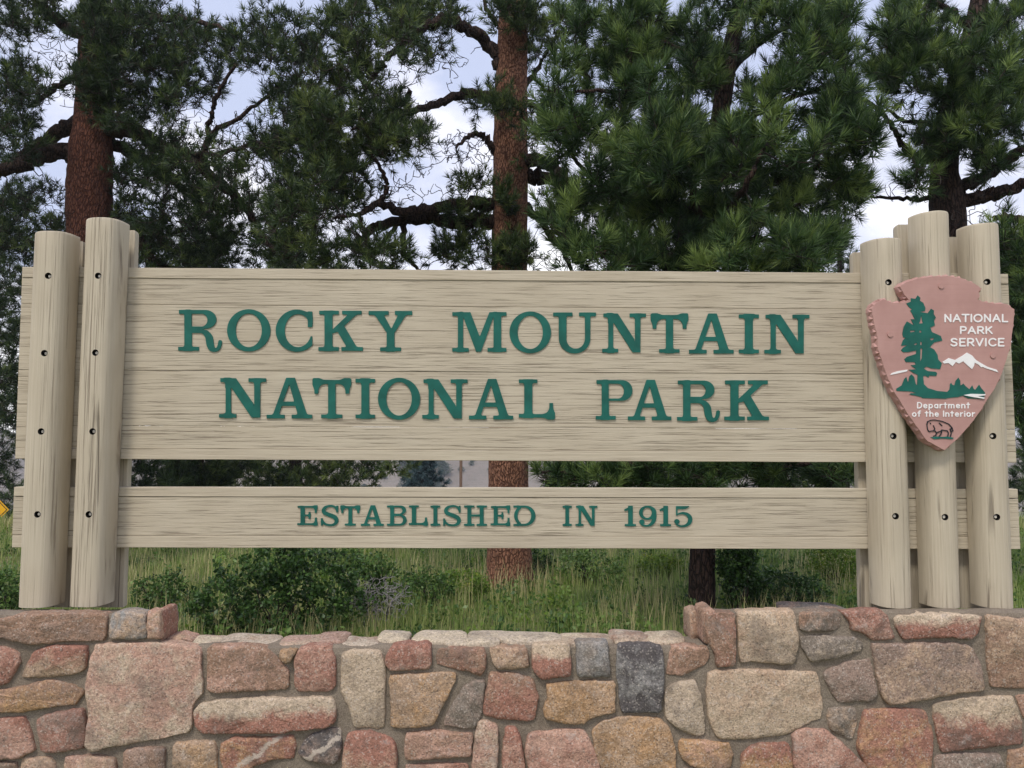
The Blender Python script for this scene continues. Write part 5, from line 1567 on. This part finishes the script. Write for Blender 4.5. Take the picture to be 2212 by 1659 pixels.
shrub("flowering_bush", "yellow-green flowering bush near the right end of gap under the lower board", "bush", 1800, 1278, 130, 92, 160, 2600, 0.028, MAT_LEAF_YEL, 8, tmean=0.35)
shrub("flowering_bush", "small yellow-green bush near centre behind the grass", "bush", 1000, 1300, 130, 70, 130, 2000, 0.026, MAT_LEAF_YEL, 9, tmean=0.3)
shrub("flowering_bush", "low yellow-topped bush left of slender dark trunk", "bush", 1425, 1240, 110, 45, 100, 1500, 0.030, MAT_LEAF_YEL, 10, tmean=0.4)
shrub("leafy_shrub", "green shrub at the left picture edge beside the leftmost post", "shrub", -10, 1345, 120, 130, 150, 2200, 0.032, MAT_LEAF, 11, tmean=0.5)
shrub("leafy_shrub", "ragged low shrub close to the inner left post", "shrub", 340, 1318, 150, 100, 110, 1300, 0.032, MAT_LEAF, 12, tmean=0.45, lumps=[(-0.3, 0.4, 0.5, 0.35), (0.4, 0.55, 0.4, 0.4)])
shrub("leafy_shrub", "hazy green shrub farther back above the large dark shrub", "shrub", 700, 1250, 180, 75, 150, 2000, 0.035, MAT_LEAF, 13, tmean=0.6)
shrub("leafy_shrub", "tall thin green shrub right of the orange trunk", "shrub", 1270, 1250, 150, 72, 100, 1300, 0.035, MAT_LEAF, 14, tmean=0.62)
shrub("flowering_bush", "bright green low bush against the wall, right of the large dark shrub", "bush", 745, 1398, 180, 60, 150, 2600, 0.022, MAT_LEAF_YEL, 15, D=5.0, tmean=0.12)

# ------------------------------------------------------------------ grass
def grass(name, n, ymin, ymax, hmin, hmax, wid, tm, ts, seed, xk=0.74, xa_=0.6, patch=None, lean=0.35):
    g = np.random.default_rng(seed)
    u = g.random(n)
    y = ymin * (ymax / ymin) ** u
    x = g.uniform(-1, 1, n) * (xk * y + xa_)
    pn = np.sin(x * 1.7 + seed) * np.sin(y * 1.3 + seed * 2) * 0.5 + np.sin(x * 4.1 - y * 2.3) * 0.3
    if patch is not None:
        keep = pn > patch
        x, y, pn = x[keep], y[keep], pn[keep]
    m = len(x)
    h = g.uniform(hmin, hmax, m) * (1 + 0.35 * pn)
    z = gz(x, y)
    a = g.uniform(0, 6.283, m); le = g.uniform(0.05, lean, m) * h
    b0 = np.stack([x, y, z - 0.01], -1)
    dv = np.stack([np.cos(a), np.sin(a), np.zeros(m)], -1)
    wv = np.stack([-np.sin(a + g.normal(size=m) * .8), np.cos(a), np.zeros(m)], -1) * (wid * np.clip(y / 6, 0.8, 2.2) * g.uniform(0.7, 1.3, m))[:, None] / 2
    mid = b0 + dv * (le * 0.35)[:, None]; mid[:, 2] += h * 0.6
    tip = b0 + dv * le[:, None]; tip[:, 2] += h
    V = np.stack([b0 - wv, b0 + wv, mid + wv * 0.7, mid - wv * 0.7, tip], 1).reshape(-1, 3)
    q_ = np.arange(m) * 5
    F = np.concatenate([np.stack([q_, q_ + 1, q_ + 2], -1), np.stack([q_, q_ + 2, q_ + 3], -1), np.stack([q_ + 3, q_ + 2, q_ + 4], -1)])
    t = np.clip(tm + 0.12 * pn + g.normal(size=m) * ts, 0, 1)
    o = mk_np(name, V, F, MAT_GRASS, None, tint=np.repeat(t, 5))
    tag(o, kind="stuff")
    return o
grass("meadow_grass", 80000, 3.75, 15.0, 0.06, 0.18, 0.007, 0.40, 0.20, 3)
grass("tall_grass", 9000, 3.9, 13.0, 0.14, 0.30, 0.006, 0.42, 0.20, 5, patch=-0.1)
grass("dry_grass", 13000, 5.2, 14.0, 0.18, 0.36, 0.005, 0.92, 0.10, 8, patch=0.05)
grass("distant_grass", 30000, 13.0, 42.0, 0.15, 0.35, 0.012, 0.55, 0.20, 13, xa_=2)

def forbs(name, ncl, nl, ymin, ymax, size, mat, tm, seed):
    g = np.random.default_rng(seed)
    y = ymin * (ymax / ymin) ** g.random(ncl); x = g.uniform(-1, 1, ncl) * (0.74 * y + 0.6)
    r = g.uniform(0.06, 0.22, ncl); hh = g.uniform(0.08, 0.26, ncl)
    n = ncl * nl
    rep_ = lambda a: np.repeat(a, nl)
    v = nrm(g.normal(size=(n, 3))) * (g.random(n) ** 0.4)[:, None]
    c = np.stack([rep_(x) + v[:, 0] * rep_(r), rep_(y) + v[:, 1] * rep_(r), gz(rep_(x), rep_(y)) + np.abs(v[:, 2]) * rep_(hh)], -1)
    u = nrm(g.normal(size=(n, 3)) + np.array([0, 0, 0.6])); s_ = nrm(np.cross(u, g.normal(size=(n, 3))))
    L_ = size * g.uniform(0.6, 1.3, n)[:, None]
    V = np.stack([c, c + u * L_ * 0.5 + s_ * L_ * 0.3, c + u * L_, c + u * L_ * 0.5 - s_ * L_ * 0.3], 1).reshape(-1, 3)
    q_ = np.arange(n) * 4
    F = np.concatenate([np.stack([q_, q_ + 1, q_ + 2], -1), np.stack([q_, q_ + 2, q_ + 3], -1)])
    t = np.clip(rep_(np.clip(g.normal(tm, 0.2, ncl), 0, 1)) + g.normal(size=n) * 0.1, 0, 1)
    o = mk_np(name, V, F, mat, None, tint=np.repeat(t, 4)); tag(o, kind="stuff")
forbs("ground_cover_leaves", 800, 60, 4.3, 14.0, 0.045, MAT_LEAF, 0.55, 71)
forbs("yellow_green_ground_cover", 160, 60, 4.3, 14.0, 0.04, MAT_LEAF_YEL, 0.25, 72)

# ------------------------------------------------------------------ road sign at the left edge, pole in the gap
Ds = 14.0
rs = P2W(-31, 1101, Ds)
zg = float(gz(rs[0], Ds))
root = empty("road_sign", (rs[0], Ds, zg)); tag(root, "yellow diamond road warning sign at the left edge beyond the leftmost post", "road sign")
hd = 49 * Ds / FOC
def diamond(r, y, name, mat, par, hole=None):
    k = 0.06 * r
    out = []
    for a in range(4):
        t = a * math.pi / 2
        c, s_ = np.array([math.cos(t), math.sin(t)]), np.array([-math.sin(t), math.cos(t)])
        for q_ in (-1, 0, 1): out.append(c * (r - abs(q_) * k) + s_ * q_ * k)
    loops = [np.array(out)]
    if hole: loops.append(np.array(out) * hole)
    o = slab(name, loops, lambda u, v: np.array([u, y, v]), np.array([0, 0.004, 0]), mat, None)
    o.location = (rs[0], Ds, rs[2]); parent_keep(o, par); return o
diamond(hd, 0.0, "panel", MAT_YELLOW, root)
diamond(hd * 0.93, -0.003, "border", MAT_BLACKLINE, root, 0.955)
V, F = tubes_mesh([(np.array([[rs[0], Ds + 0.05, zg - 0.2], [rs[0], Ds + 0.05, rs[2] + hd * 0.8]]), np.array([0.035, 0.035]))], 8)
p_ = mk_np("post", V, F, MAT_POLE, None, k=4); parent_keep(p_, root)
Dp = 30.0
pw = P2W(995.5, 1045, Dp); zg = float(gz(pw[0], Dp))
root = empty("utility_pole", (pw[0], Dp, zg)); tag(root, "thin brown pole seen through the gap, left of the orange trunk", "pole")
V, F = tubes_mesh([(np.array([[pw[0], Dp, zg - 0.3], [pw[0], Dp, 1.0], [pw[0] - 0.02, Dp, 3.2]]), np.array([0.062, 0.058, 0.052]))], 10)
p_ = mk_np("shaft", V, F, MAT_POLE, None, k=4, smooth=True); parent_keep(p_, root)
V, F = tubes_mesh([(np.array([[pw[0] - 0.35, Dp - 0.07, 3.0], [pw[0] + 0.35, Dp - 0.07, 3.0]]), np.array([0.03, 0.03]))], 6)
p_ = mk_np("crossarm", V, F, MAT_POLE, None, k=4); parent_keep(p_, root)

# ------------------------------------------------------------------ thin air between here and the far hills
hm = bpy.data.materials.new("thin_haze"); hm.use_nodes = True
ht = hm.node_tree; ht.nodes.clear()
ho = ht.nodes.new("ShaderNodeOutputMaterial"); hv = ht.nodes.new("ShaderNodeVolumePrincipled")
hv.inputs["Color"].default_value = (0.82, 0.88, 0.98, 1); hv.inputs["Density"].default_value = 0.0007; hv.inputs["Anisotropy"].default_value = 0.2
ht.links.new(hv.outputs[0], ho.inputs["Volume"])
hx, hy0, hy1, hz0, hz1 = 345.0, -75.0, 350.0, -40.0, 84.0
V = [(x, y, z) for z in (hz0, hz1) for y in (hy0, hy1) for x in (-hx, hx)]
hb = mk("haze", V, [(0, 2, 3, 1), (4, 5, 7, 6), (0, 1, 5, 4), (2, 6, 7, 3), (0, 4, 6, 2), (1, 3, 7, 5)], hm)
tag(hb, kind="stuff")
